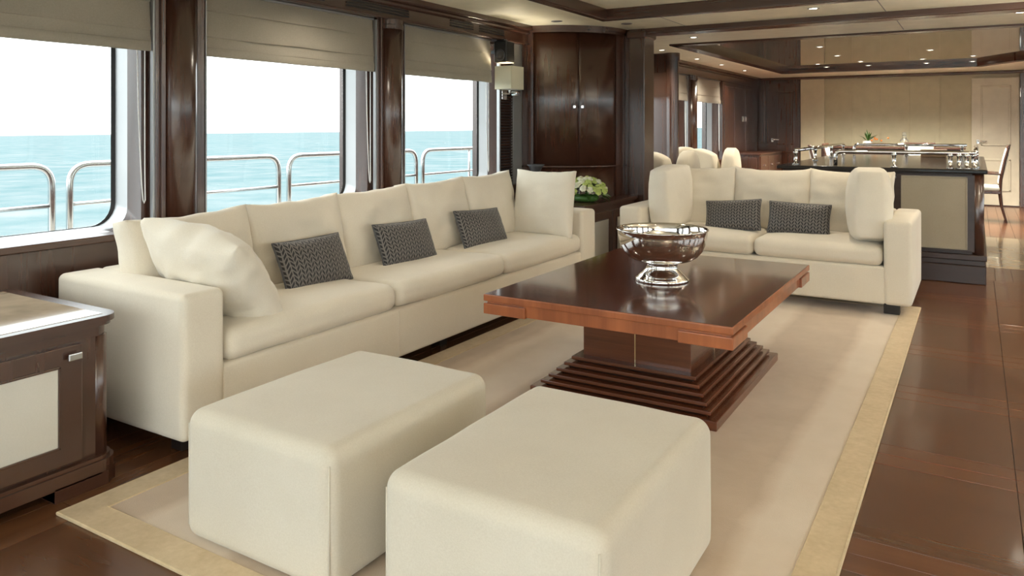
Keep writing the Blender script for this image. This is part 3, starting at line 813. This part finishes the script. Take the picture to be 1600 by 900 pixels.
# ---- cabinets with round column corners
def console(nm, lab, x0, x1, y0, y1, h, doors, arch=True, both=False, cut=False):
    """x1 is the front, y1 (and y0) the rounded ends"""
    e = thing(nm, lab, 'cabinet', ((x0+x1)/2, (y0+y1)/2, 0))
    rc = .055
    def outline(d, rad):
        pts = [(x0, y0-d if both else y0)]
        xa, ya = x1+d, y1+d
        if both:
            for k in range(9):
                a = -PI/2+PI/2*k/8; pts.append((xa-rad+rad*math.cos(a), y0-d+rad+rad*math.sin(a)))
        else: pts.append((xa, y0))
        for k in range(9):
            a = PI/2*k/8; pts.append((xa-rad+rad*math.cos(a), ya-rad+rad*math.sin(a)))
        if cut:      # hollowed to follow the bow cabinet behind it
            R_ = .765
            pts.append((CXc+R_*math.sin(1.48), ya))
            for k in range(13):
                a = .132+1.308*(1-k/12); pts.append((max(x0, CXc+R_*math.sin(a)), min(ya, CYc-R_*math.cos(a))))
        else: pts.append((x0, ya))
        return pts
    obj('carcass', prism(outline(-.012, rc-.01), .09, h-.055), 'wood_z', e)
    obj('frieze', prism(outline(-.006, rc), h-.075, h-.035), 'wood_y', e)
    top = obj('top', merge(prism(outline(.022, .07), h-.022, h), prism(outline(.010, .06), h-.036, h-.022)), 'wood_y', e)
    if not cut: obj('top_inset', prism([(x0+.05, y0+.05), (x1-.02, y0+.05), (x1-.02, y1-.03), (x0+.05, y1-.03)], h-.004, h+.0015), 'stone', top, label='polished stone inset of the top')
    obj('column', lathe([(rc*.62, .09), (rc*.62, h-.075)], 20, (x1-.04, y1-.04, 0)), 'wood_z', e, True)
    if both: obj('column', lathe([(rc*.62, .09), (rc*.62, h-.075)], 20, (x1-.04, y0+.04, 0)), 'wood_z', e, True)
    # plinth with an arched cut-out
    pl = [prism(outline(.022, .075), .045, .092), prism(outline(.012, .07), .092, .105)]
    if not cut: pl += [B(x0, x1+.02, y1-.22, y1-.06, 0, .05, .003), prism([(x1-.10, y1-.22), (x1+.022, y1-.22), (x1+.022, y1-.03), (x1-.02, y1+.02), (x0, y1+.02), (x0, y1-.06)], 0, .05)]
    pl += [B(x0, x1+.022, y0, y0+.2, 0, .05, .003)]
    if cut: pl += [B(-2.84, x1+.02, y1-.2, y1-.02, 0, .05, .003)]
    obj('plinth', merge(*pl), 'wood_y', e)
    for (a, b_, hinge) in doors:
        d = obj('door', B(x1-.014, x1+.004, a, b_, .115, h-.085, .003), 'wood_z', e)
        obj('door_panel', B(x1-.002, x1+.0065, a+.085, b_-.085, .185, h-.155, .004), 'leather_panel', d, label='pale leather door panel')
        obj('panel_bead', merge(B(x1+.003, x1+.010, a+.078, b_-.078, .178, .186, .002), B(x1+.003, x1+.010, a+.078, b_-.078, h-.156, h-.148, .002), B(x1+.003, x1+.010, a+.078, a+.086, .178, h-.148, .002), B(x1+.003, x1+.010, b_-.086, b_-.078, .178, h-.148, .002)), 'wood_z', d)
        ky = b_-.036 if hinge > 0 else a+.036
        obj('knob', merge(B(x1+.004, x1+.018, ky-.007, ky+.007, h-.128, h-.114, .002), B(x1+.016, x1+.028, ky-.024, ky+.024, h-.134, h-.108, .004, 2)), 'steel', d)
    return e
console('console_cabinet', 'dark wood cabinet with pale door panel beside the long sofa\'s near arm', -3.52, -2.735, .10, 1.655, .615, ((.12, .82, -1), (.83, 1.54, 1)))
console('corner_side_table', 'dark wood corner table with the flowers, between the two sofas', -3.52, -2.745, 5.61, 6.80, .66, ((5.72, 6.22, -1), (6.23, 6.72, 1)), both=True, cut=True)

# ---- flowers
fl_ = thing('flower_arrangement', 'low arrangement of white and green flowers on the corner table', 'flowers', (-2.89, 5.99, .6615))
fc = Vector((-2.89, 5.99, .6615))
obj('bowl', lathe([(.07, 0), (.10, .01), (.115, .03), (.11, .05), (.10, .055), (.095, .04), (.02, .03)], 24, tuple(fc), True, True), 'leaf', fl_, True)
def bloom_geo(r, seed):
    """rounded flower head of overlapping petals"""
    gs = []
    rnd = random.Random(seed)
    for ring, (n, tilt, rr) in enumerate(((5, .25, .55), (6, .75, .8), (7, 1.2, 1.0))):
        for k in range(n):
            a = 2*PI*k/n+ring*.5+rnd.random()*.2
            V = []; m = 4
            for i in range(m+1):
                for j in range(-2, 3):
                    t = i/m; w = j/2*(.5*math.sin(PI*min(1, t*.85+.12)))*r
                    el = tilt*t; rad = r*rr*math.sin(el+.15)*1.0; zz = r*(.9*math.cos(el*.9)-.35*ring*.4)-r*.35
                    V.append((rad*math.cos(a)-w*math.sin(a), rad*math.sin(a)+w*math.cos(a), zz+.12*r*(t)*(j*j/4)))
            Fc = [(i*5+j, i*5+j+1, (i+1)*5+j+1, (i+1)*5+j) for i in range(m) for j in range(4)]
            gs.append((V, Fc))
    gs.append(lathe([(.02*r, -.6*r), (.55*r, -.35*r), (.75*r, 0), (.6*r, .35*r), (.25*r, .5*r), (.02*r, .55*r)], 10))
    return merge(*gs)
protos = {}
for nm_, mt in (('white', 'bloom_white'), ('green', 'bloom_green')):
    me = bloom_geo(.034, 5 if nm_ == 'white' else 9)
    protos[nm_] = (me, mt)
rnd = random.Random(12)
first = {}
pts_f = []
for tries in range(900):
    if len(pts_f) >= 62: break
    a = rnd.random()*2*PI; el = rnd.random()**.7*1.35
    p = Vector((.185*math.sin(el)*math.cos(a), .185*math.sin(el)*math.sin(a), .06+.145*math.cos(el)))
    if all((p-q).length > .037 for q in pts_f): pts_f.append(p)
for k, p in enumerate(pts_f):
    kind = 'white' if rnd.random() < .5 else 'green'
    d = Vector((p.x, p.y, p.z-.02)).normalized()
    q = Vector((0, 0, 1)).rotation_difference(d)
    s = .62+.42*rnd.random()
    if kind not in first:
        o = obj('bloom', protos[kind][0], protos[kind][1], None, True); first[kind] = o; o.parent = fl_
    else: o = like(first[kind], fl_, (0, 0, 0), 'bloom')
    o.location = p; o.rotation_mode = 'QUATERNION'; o.rotation_quaternion = q; o.scale = (s, s, s)
lf = None
for k in range(60):
    a = rnd.random()*2*PI; el = .5+rnd.random()*1.2
    p = Vector((.145*math.sin(el)*math.cos(a), .145*math.sin(el)*math.sin(a), .045+.115*math.cos(el)))
    if lf is None:
        V = []; 
        for i in range(6):
            t = i/5; w = .018*math.sin(PI*min(1, .1+t*.9)); V += [(t*.08, -w, .01*math.sin(t*3)), (t*.08, 0, .01*math.sin(t*3)-.004), (t*.08, w, .01*math.sin(t*3))]
        Fc = [(i*3+j, i*3+j+1, i*3+j+4, i*3+j+3) for i in range(5) for j in range(2)]
        lf = obj('leaf', (V, Fc), 'leaf', None, True); lf.parent = fl_; o = lf
    else: o = like(lf, fl_, (0, 0, 0))
    o.location = p; o.rotation_euler = (rnd.random()-.5, -(.9-el)*.8, a)
# dark grey flared holder on the corner table behind the sofa end
dg = thing('flared_stand', 'dark grey flared metal holder between the sofa cushions and the tall cabinet', 'stand', (-3.28, 5.80, .66))
obj('holder_base', lathe([(.06, 0), (.06, .012), (.018, .02)], 24, (-3.28, 5.80, .6615)), 'dark_grey', dg, True)
obj('holder_stem', lathe([(.014, .015), (.014, .19)], 16, (-3.28, 5.80, .6615)), 'dark_grey', dg, True)
obj('holder_cup', lathe([(.014, .18), (.022, .21), (.035, .25), (.06, .30), (.078, .315), (.074, .318), (.05, .30), (.02, .24), (.005, .23)], 24, (-3.28, 5.80, .6615)), 'dark_grey', dg, True)

# ---- wall sconce and loudspeaker beside the third window
sc_ = thing('wall_sconce', 'cream box-shaded wall sconce with chrome arm beside the third window', 'wall lamp', (-3.62, 5.72, 1.58))
sx0, sx1, sy0, sy1, sz0, sz1 = -3.59, -3.42, 5.62, 5.83, 1.635, 1.835
obj('shade', merge(B(sx0, sx0+.004, sy0, sy1, sz0, sz1, .001), B(sx1-.004, sx1, sy0, sy1, sz0, sz1, .001), B(sx0, sx1, sy0, sy0+.004, sz0, sz1, .001), B(sx0, sx1, sy1-.004, sy1, sz0, sz1, .001)), 'shade_fabric', sc_)
obj('diffuser', B(sx0+.004, sx1-.004, sy0+.004, sy1-.004, sz0+.004, sz0+.008, .001), 'white_paint', sc_)
obj('arm', merge(tube(arc_path([(-3.64, 5.85, 1.605), (-3.505, 5.85, 1.605), (-3.505, 5.73, 1.605), (-3.505, 5.73, 1.64)], .02), .009, 10), B(-3.53, -3.48, 5.80, 5.88, 1.585, 1.625, .004)), 'chrome', sc_, True)
obj('wall_plate', B(-3.66, -3.63, 5.81, 5.89, 1.55, 1.66, .004), 'chrome', sc_)
ld = bpy.data.lights.new('sconce_bulb', 'POINT'); ld.energy = 6.0; ld.color = LAMP_COL; ld.shadow_soft_size = .03
lo = bpy.data.objects.new('sconce_bulb', ld); COL.objects.link(lo); lo.parent = sc_; lo.location = Vector((-3.505, 5.73, 1.74))-sc_.location
ld2 = ld.copy(); ld2.energy = 65.0
for k, (dx, yy) in enumerate(((3.5, .3), (3.5, 2.0), (3.5, 3.7), (3.5, 5.4), (3.5, 8.8), (3.5, 12.2))):  # added unseen sconces, stronger bulbs to brighten the ceiling
    o = copy_tree(sc_)
    for c_ in o.children:
        if c_.type == 'LIGHT': c_.data = ld2
    o.rotation_euler = (0, 0, PI); o.location = (3.62, yy, 1.58)
    o['label'] = 'cream box-shaded wall sconce on the wall opposite the long sofa'; o['group'] = 'sconces out of the picture'
sp = thing('loudspeaker', 'small black loudspeaker hung below the cornice above the sconce', 'speaker', (-3.62, 5.70, 1.87))
obj('cabinet', B(-3.60, -3.47, 5.62, 5.76, 1.865, 2.055, .01, 2), 'black', sp)
obj('cone', lathe([(.052, 0), (.05, .004), (.03, -.004), (.012, .006), (.001, .008)], 20, (0, 0, 0)), 'dark_grey', sp, True)
cn = sp.children[-1]; cn.location = Vector((-3.535, 5.618, 1.93))-sp.location; cn.rotation_euler = (PI/2, 0, 0)
for v in cn.data.vertices: v.co = v.co+Vector(sp.location)
obj('bracket', merge(B(-3.60, -3.52, 5.66, 5.72, 2.05, 2.075, .004), B(-3.66, -3.60, 5.67, 5.71, 1.95, 1.98, .003)), 'black', sp)

# ---- roman blinds
bl_lab = ['cream roman blind half lowered over the window nearest the camera', 'cream roman blind half lowered over the middle window of the long sofa', 'cream roman blind half lowered over the window beside the sconce',
          'cream roman blind on the window just past the tall corner cabinet', 'cream roman blind between the stub bulkhead and the next column', 'cream roman blind on the farthest window in view']
def blind(n, lab, ya, yb):
    e = thing('roman_blind', lab, 'blind', (-3.63, (ya+yb)/2, 1.70), 'roman blinds on the window wall')
    tiers = [(1.945, 2.066, 0), (1.80, 1.955, .006), (1.735, 1.81, .010)]
    for k, (z0, z1, dx) in enumerate(tiers):
        g = rbox(-3.642+dx, -3.632+dx, ya, yb, z0, z1, .003, 1, (0, 26, 5))
        V = [(x+.005*noise.noise(Vector((0, y*3+n*5, z*9+k)))+.012*((z1-z)/(z1-z0))**2, y, z+.0035*noise.noise(Vector((n, y*2.5, k*4)))) for x, y, z in g[0]]
        obj('fold', (V, g[1]), 'blind_fabric', e, True)
    g = rbox(-3.625, -3.610, ya+.002, yb-.002, 1.692, 1.745, .004, 1, (0, 26, 1))
    V = [(x+.003*noise.noise(Vector((4, y*3+n*5, 0))), y, z+.004*noise.noise(Vector((n, y*2.5, 3)))) for x, y, z in g[0]]
    obj('hem', (V, g[1]), 'blind_fabric', e, True)
    obj('headrail', B(-3.652, -3.615, ya, yb, 2.055, 2.069, .003), 'satin_metal', e)
    yc = yb-.055; xc = -3.63
    obj('pull_cord', tube([(xc, yc-.012, 1.70), (xc, yc-.006, 1.4), (xc, yc+.012, 1.02), (xc, yc+.02, .93), (xc, yc+.026, .915), (xc, yc+.032, .93), (xc, yc+.03, 1.1), (xc, yc+.03, 1.70)], .0032, 6), 'white_paint', e, True)
for k, n in enumerate((0, 1, 2, 4, 5, 6)):
    r = R0+PITCH*n
    yb = r+.08 if n != 2 else r-.10
    blind(n, bl_lab[k], r-1.30, yb)

# ================================================================== BEYOND THE SEATING AREA
# ---- bar island with a chrome rail
bar = thing('bar_island', 'dark wood bar island with cream panels behind the short sofa', 'bar counter', (-.6, 9.1, 0))
bx0, bx1, by0, by1 = -1.55, .05, 7.43, 10.85
obj('plinth', merge(B(bx0+.02, bx1+.02, by0-.02, by1, 0, .15, .006), B(bx0+.02, bx1+.012, by0-.012, by1, .15, .195, .006, 2), B(bx0+.02, bx1+.025, by0-.025, by1, .195, .24, .006, 2)), 'bar_wood', bar)
obj('carcass', B(bx0, bx1-.015, by0+.012, by1, .24, .915, .003), 'bar_wood', bar)
obj('column', lathe([(.05, .24), (.05, .915)], 20, (bx1-.045, by0+.045, 0)), 'wood_z', bar, True)
ctop = obj('countertop', B(bx0-.05, bx1+.03, by0-.035, by1+.04, .915, .952, .012, 2), 'black_glossy', bar)
for a, b_ in ((-.655, -.012), (-1.31, -.667)):
    d = obj('door', B(a, b_, by0-.004, by0+.014, .262, .905, .004), 'bar_wood', bar)
    obj('door_panel', B(a+.105, b_-.062, by0-.009, by0, .288, .878, .004), 'panel_cream', d, label='cream door panel')
    obj('panel_bead', merge(B(a+.095, b_-.052, by0-.014, by0-.003, .278, .289, .002), B(a+.095, b_-.052, by0-.014, by0-.003, .877, .888, .002), B(a+.095, a+.106, by0-.014, by0-.003, .278, .888, .002), B(b_-.063, b_-.052, by0-.014, by0-.003, .278, .888, .002)), 'panel_cream', d)
    obj('knob', xf(lathe([(.009, 0), (.009, .012), (.015, .016), (.015, .024), (.006, .028)], 12), Matrix.Translation((a+.045, by0-.004, .87)) @ Matrix.Rotation(PI/2, 4, 'X')), 'steel', d, True)
def post(x, y, h=.13, r=.016):
    return lathe([(.03, 0), (.03, .008), (r, .014), (r, h*.75), (r*1.35, h*.8), (r*1.35, h)], 12, (x, y, .952))
def rail(name, lab, pts, posts, extra=()):
    e = thing(name, lab, 'rail', (pts[0][0], pts[0][1], .952))
    obj('bar', tube(arc_path([(p[0], p[1], p[2] if len(p) > 2 else 1.085) for p in pts], .05, 5), .017, 12), 'chrome', e, True)
    for (x, y) in posts: obj('post', post(x, y), 'chrome', e, True)
    return e
rail('counter_rail', 'polished chrome rail along the front of the bar island', [(-1.10, 7.50, .955), (-1.10, 7.50, 1.085), (-.02, 7.50, 1.085), (-.02, 7.62, 1.085)], [(-.62, 7.50), (-.02, 7.56), (-.07, 7.50), (-.125, 7.50), (-.19, 7.50)])
rail('counter_rail', 'chrome rail along the walkway side of the bar island', [(-.005, 7.80, 1.085), (-.005, 10.6, 1.085)], [(-.005, 7.82), (-.005, 8.7), (-.005, 9.6), (-.005, 10.55)])
rail('counter_rail', 'chrome rail along the far edge of the bar island', [(-1.35, 10.75, .955), (-1.35, 10.75, 1.085), (-.1, 10.75, 1.085)], [(-.75, 10.75), (-.15, 10.75)])
rail('counter_rail', 'chrome rail along the window side of the bar island', [(-1.47, 7.60, 1.085), (-1.47, 10.7, 1.085)], [(-1.47, 7.62), (-1.47, 8.65), (-1.47, 9.7), (-1.47, 10.65)])
# things on the bar
bk = thing('wooden_box', 'small tan wooden box standing on the bar island', 'box', (-.42, 10.2, .952))
obj('box_body', B(-.56, -.30, 10.15, 10.30, .953, 1.03, .004), 'teak', bk); obj('lid', B(-.565, -.295, 10.145, 10.305, 1.03, 1.045, .004), 'teak', bk)

# ---- sideboard by the far wall with plant and carafe
sb = thing('sideboard', 'long low dark sideboard against the far cream wall', 'sideboard', (-1.25, 14.7, 0))
obj('carcass', B(-2.35, -.18, 14.42, 14.88, .06, .94, .004), 'bar_wood', sb); obj('top', B(-2.38, -.15, 14.39, 14.89, .94, .975, .008, 2), 'wood_x', sb); obj('plinth', B(-2.3, -.23, 14.46, 14.88, 0, .06, .002), 'foot', sb)
for k in range(4):
    xx = -2.33+k*.5375
    d = obj('door', B(xx, xx+.525, 14.40, 14.42, .10, .92, .004), 'bar_wood', sb)
    obj('knob', B(xx+.46, xx+.49, 14.38, 14.402, .60, .63, .004, 2), 'steel', d)
pt = thing('potted_plant', 'small potted plant with orange flowers on the far sideboard', 'plant', (-1.62, 14.62, .975))
obj('pot', lathe([(.06, 0), (.08, .09), (.075, .095), (.06, .08)], 18, (-1.62, 14.62, .975)), 'white_paint', pt, True)
rnd = random.Random(4)
for k in range(16):
    a = rnd.random()*2*PI; l_ = .13+.12*rnd.random(); el = .3+rnd.random()*.9
    p0 = Vector((-1.62, 14.62, 1.06)); d = Vector((math.cos(a)*math.sin(el), math.sin(a)*math.sin(el), math.cos(el)))
    sd = d.cross(Vector((0, 0, 1))).normalized()*.016
    p1 = p0+d*l_*.5+Vector((0, 0, .02)); p2 = p0+d*l_
    obj('leaf', ([tuple(p0), tuple(p1-sd), tuple(p2), tuple(p1+sd), tuple(p1-d.cross(sd).normalized()*.004)], [(0, 1, 4), (1, 2, 4), (2, 3, 4), (3, 0, 4)]), 'leaf', pt)
for k in range(6):
    obj('flower', lathe([(.003, -.015), (.018, -.004), (.02, .006), (.008, .016), (.002, .018)], 10, (-1.55+.05*k*(1 if k % 2 else .4), 14.55+.03*(k % 3), 1.075+.022*(k % 3))), 'orange', pt, True)
cf = thing('glass_carafe', 'small clear glass carafe on the far sideboard', 'carafe', (-1.05, 14.6, .975))
obj('carafe_body', lathe([(.05, 0), (.065, .02), (.065, .11), (.03, .15), (.028, .19), (.034, .20)], 20, (-1.05, 14.6, .975)), 'clear_glass', cf, True)
obj('stopper', lathe([(.026, .19), (.03, .21), (.03, .24), (.01, .25)], 16, (-1.05, 14.6, .975)), 'clear_glass', cf, True)

# ---- dining table and chairs
dt = thing('dining_table', 'dark wood dining table beyond the bar island', 'table', (-.85, 12.6, 0))
obj('tabletop', B(-1.40, -.15, 11.75, 13.55, .72, .76, .01, 2), 'wood_y', dt)
obj('pedestal', merge(B(-1.0, -.56, 12.0, 12.3, .05, .72, .02), B(-1.0, -.56, 13.0, 13.3, .05, .72, .02)), 'wood_z', dt); obj('foot', merge(B(-1.15, -.4, 11.95, 12.35, 0, .05, .01), B(-1.15, -.4, 12.95, 13.35, 0, .05, .01)), 'wood_x', dt)
def make_chair():
    e = thing('dining_chair', '', 'chair', (0, 0, 0), 'dining chairs beyond the bar')
    obj('seat', cushion_box(-.23, .23, -.22, .22, .43, .49, .025, (.0, .0, .012), .001, 1), 'dining_fabric', e, True)
    obj('seat_frame', B(-.235, .235, -.225, .225, .39, .432, .006), 'wood_x', e)
    for sx in (-1, 1):
        obj('leg', tube([(sx*.20, -.195, 0), (sx*.205, -.195, .40)], [.014, .022], 8), 'wood_z', e)
        obj('leg', tube([(sx*.20, .29, 0), (sx*.205, .235, .22), (sx*.205, .215, .43)], [.014, .018, .022], 8), 'wood_z', e)
        obj('back_post', tube([(sx*.205, .215, .42), (sx*.21, .225, .60), (sx*.215, .27, .85), (sx*.215, .315, 1.03)], [.022, .020, .018, .016], 8), 'wood_z', e)
        obj('armrest', tube(arc_path([(sx*.215, .235, .66), (sx*.245, -.02, .67), (sx*.235, -.12, .66), (sx*.215, -.14, .43)], .05), .014, 8), 'wood_y', e, True)
    g = pillow(.40, .50, .06, .014, .01, 12, 0, 0, 3, .5)
    obj('back_pad', xf(g, Matrix.Translation((0, .258, .77)) @ Matrix.Rotation(-.20, 4, 'X')), 'dining_fabric', e, True)
    obj('top_rail', xf(B(-.225, .225, -.018, .018, -.025, .025, .01), Matrix.Translation((0, .312, 1.03)) @ Matrix.Rotation(-.2, 4, 'X')), 'wood_x', e)
    return e
ch = make_chair()
spots = [((.06, 12.62, 0), -PI/2, 'pale upholstered dining chair at the walkway side, right of the bar island'),
         ((-1.72, 11.55, 0), PI/2+.2, 'dining chair with its wooden side showing, between the far wooden door and the bar'),
         ((-1.72, 12.85, 0), PI/2, 'dining chair at the window side of the dining table, partly behind the other'),
         ((-.80, 13.95, 0), 0, 'dining chair at the head of the dining table before the sideboard')]
for k, (loc, rz, lab) in enumerate(spots):
    o = ch if k == 0 else copy_tree(ch)
    o.location = loc; o.rotation_euler = (0, 0, rz); o['label'] = lab

# ---- tub armchairs along the windows
def tub(lab, loc, rz):
    e = thing('tub_armchair', lab, 'armchair', (0, 0, 0), 'cream tub armchairs along the windows')
    obj('base', arm_box(-.34, .34, -.32, .32, .06, .32, .05), 'chair_fabric', e, True)
    obj('seat_cushion', cushion_box(-.27, .27, -.33, .22, .32, .46, .045, (0, .01, .02), .002, 3), 'chair_fabric', e, True)
    for sx in (-1, 1):
        g = pillow(.56, .78, .22, .05, .0, 18, .004, 2+sx, 2.6, .5, 0, .85)
        obj('wing', xf(g, Matrix.Translation((sx*.335, .05, .655)) @ Matrix.Rotation(PI/2-sx*.30, 4, 'Z')), 'chair_fabric', e, True)
    g = pillow(.60, .76, .22, .06, .0, 18, .004, 8, 3, .5, 0, .7)
    obj('backrest', xf(g, Matrix.Translation((0, .30, .65)) @ Matrix.Rotation(-.06, 4, 'X')), 'chair_fabric', e, True)
    obj('foot', lathe([(.22, 0), (.22, .03), (.10, .04), (.10, .065)], 24), 'foot', e)
    place(e, loc, (0, 0, rz)); return e
tub('cream tub armchair peeking past the bulkhead edge, nearer of the two', (-3.03, 8.35, 0), PI-.25)
tub('cream tub armchair with rounded wings, farther of the two, before the blinds', (-2.98, 9.87, 0), PI-.2)

# ---- low chest by the far door
lc = thing('low_chest', 'low dark wood chest of drawers by the far wooden door', 'chest', (-3.3, 13.9, 0))
obj('carcass', B(-3.56, -3.08, 13.0, 14.6, .05, .84, .004), 'wood_z', lc); obj('top', B(-3.565, -3.06, 12.98, 14.62, .84, .87, .006, 2), 'wood_y', lc); obj('plinth', B(-3.55, -3.12, 13.03, 14.57, 0, .05, .002), 'foot', lc)
for k in range(3):
    for j in range(2):
        d = obj('drawer', B(-3.09, -3.065, 13.02+k*.527, 13.53+k*.527, .08+j*.38, .44+j*.38, .004), 'wood_y', lc)
        obj('knob', B(-3.067, -3.045, 13.25+k*.527, 13.30+k*.527, .27+j*.38, .295+j*.38, .003), 'steel', d)
d = obj('end_panel', B(-3.52, -3.12, 12.985, 13.005, .10, .80, .008, 2), 'wood_z', lc)

# ---- recessed downlights (each with its own lamp)
LENS = None
def downlight(lab, x, y, z, energy=LAMP_W, group='recessed ceiling downlights', spot=True):
    e = thing('downlight', lab, 'downlight', (x, y, z), group)
    obj('trim_ring', lathe([(.046, 0), (.046, -.004), (.040, -.006), (.030, -.004), (.030, 0)], 20, (x, y, z), False, False), 'satin_metal', e, True)
    obj('lens', lathe([(.030, -.003), (.020, -.0045), (.001, -.005)], 16, (x, y, z), False, False), 'lamp_lens', e, True)
    if spot:
        d = bpy.data.lights.new('downlight_lamp', 'SPOT'); d.energy = energy; d.color = LAMP_COL
        d.spot_size = math.radians(140); d.spot_blend = 1.0; d.shadow_soft_size = .06
        o = bpy.data.objects.new('downlight_lamp', d); COL.objects.link(o); o.parent = e; o.location = (0, 0, -.03)
    return e
ordn = ['first', 'second', 'third', 'fourth']
for k, (x, y) in enumerate(((-3.25, 8.84), (-3.26, 10.23), (-3.25, 11.37), (-3.25, 12.71))):
    downlight('%s lit downlight in the row along the far windows, counted from the tall cabinet' % ordn[k], x, y, CEIL, LAMP_W*1.3)
downlight('lit downlight just past the beam, next to the tall cabinet\'s pilaster', -2.51, 7.765, CEIL)
downlight('lit downlight just past the beam at the right picture edge', .304, 7.466, CEIL)
downlight('lit downlight between the seating coffer and the beam', -1.098, 6.38, CEIL)
for x, y in ((1.1, 6.38), (1.7, 7.6), (-1.1, 7.6)): 
    if x > 1: downlight('downlight near the beam on the far right side', x, y, CEIL, group='downlights out of the picture')
cz = CEIL+.045
cl = [((1281,73),'nearest lit downlight in the glossy dining ceiling'),((1308,87),'second lit downlight in the glossy ceiling, left of its middle'),((1278,100),'lit downlight close to the left back corner of the glossy ceiling'),
      ((1297,107),'lit downlight lowest in the left back of the glossy ceiling'),((1345,96),'lit downlight in the glossy ceiling above the potted plant, nearer one'),((1360,104),'lit downlight in the glossy ceiling above the potted plant, farther one'),
      ((1453,78),'nearest lit downlight right of the middle in the glossy ceiling'),((1442,92),'middle lit downlight of three right of the glossy ceiling\'s middle'),((1449,100),'farthest lit downlight of three right of the glossy ceiling\'s middle'),
      ((1520,87),'nearer lit downlight above the cream door'),((1520,96),'farther lit downlight above the cream door')]
def ceil_point(px, py, z):
    f = 1195.; yaw = -.5458
    a, b_ = (px-800)/f, (199.5-py)/f
    k = (z-1.3)/b_
    return ((math.cos(yaw)*a+math.sin(yaw))*k, (-math.sin(yaw)*a+math.cos(yaw))*k)
for (p, lab) in cl:
    x, y = ceil_point(*p, cz)
    downlight(lab, round(x, 2), min(round(y, 2), 13.25), cz, LAMP_W*6)
for x in (-2.1, 0, 2.1):  # added downlights out of view, extra fill over the seating
    for y in (.2, 2.2, 4.2):
        downlight('downlight in the raised ceiling over the seating', x, y, CEIL+.075, LAMP_W*(.2 if y > 3 else .08), 'downlights out of the picture')
for x, y in ((-3.2, 1.0), (-3.2, 3.4), (3.2, 1.0), (3.2, 3.4), (3.2, 5.6)):  # further fill downlights added along the saloon sides, out of view
    downlight('downlight along the saloon side ceiling', x, y, CEIL, LAMP_W*.5, 'downlights out of the picture')
for k, (x, y) in enumerate(((-3.164, 5.97), (-2.70, 6.44))):
    e = thing('ceiling_vent', 'small dark round ceiling vent %s the bow-fronted cabinet' % ('over the window end of' if k == 0 else 'over the flower end of'), 'vent', (x, y, CEIL))
    obj('vent_ring', lathe([(.05, 0), (.05, -.004), (.042, -.006), (.036, -.004), (.036, 0)], 20, (x, y, CEIL), False, False), 'grey_panel', e, True)
    obj('vent_disc', lathe([(.036, -.003), (.001, -.003)], 20, (x, y, CEIL), False, False), 'dark_grey', e, True)

# ---- added unseen uplighter floor lamps on the saloon's open side, brightening the ceiling
for k, (x, y, where) in enumerate(((1.25, 5.85, 'near the bar end'), (1.35, 3.3, 'opposite the coffee table'), (1.6, -.9, 'behind the camera by the deck doors'))):
    e = thing('floor_lamp', 'slim bronze uplighter floor lamp %s' % where, 'floor lamp', (x, y, 0), 'uplighters out of the picture')
    obj('base', lathe([(.15, 0), (.15, .015), (.03, .03), (.014, .05)], 28, (x, y, 0)), 'black_glossy', e, True)
    obj('pole', tube([(x, y, .04), (x, y, 1.60)], .012, 12), 'steel', e, True)
    obj('bowl', lathe([(.02, 1.58), (.07, 1.60), (.15, 1.65), (.19, 1.71), (.185, 1.712), (.145, 1.66), (.065, 1.615), (.004, 1.605)], 32, (x, y, 0)), 'steel', e, True)
    d = bpy.data.lights.new('uplighter_lamp', 'POINT'); d.energy = UPLIGHT_W*(1.1, .5, 1.6)[k]; d.color = LAMP_COL; d.shadow_soft_size = .05
    o = bpy.data.objects.new('uplighter_lamp', d); COL.objects.link(o); o.parent = e; o.location = (0, 0, 1.68)
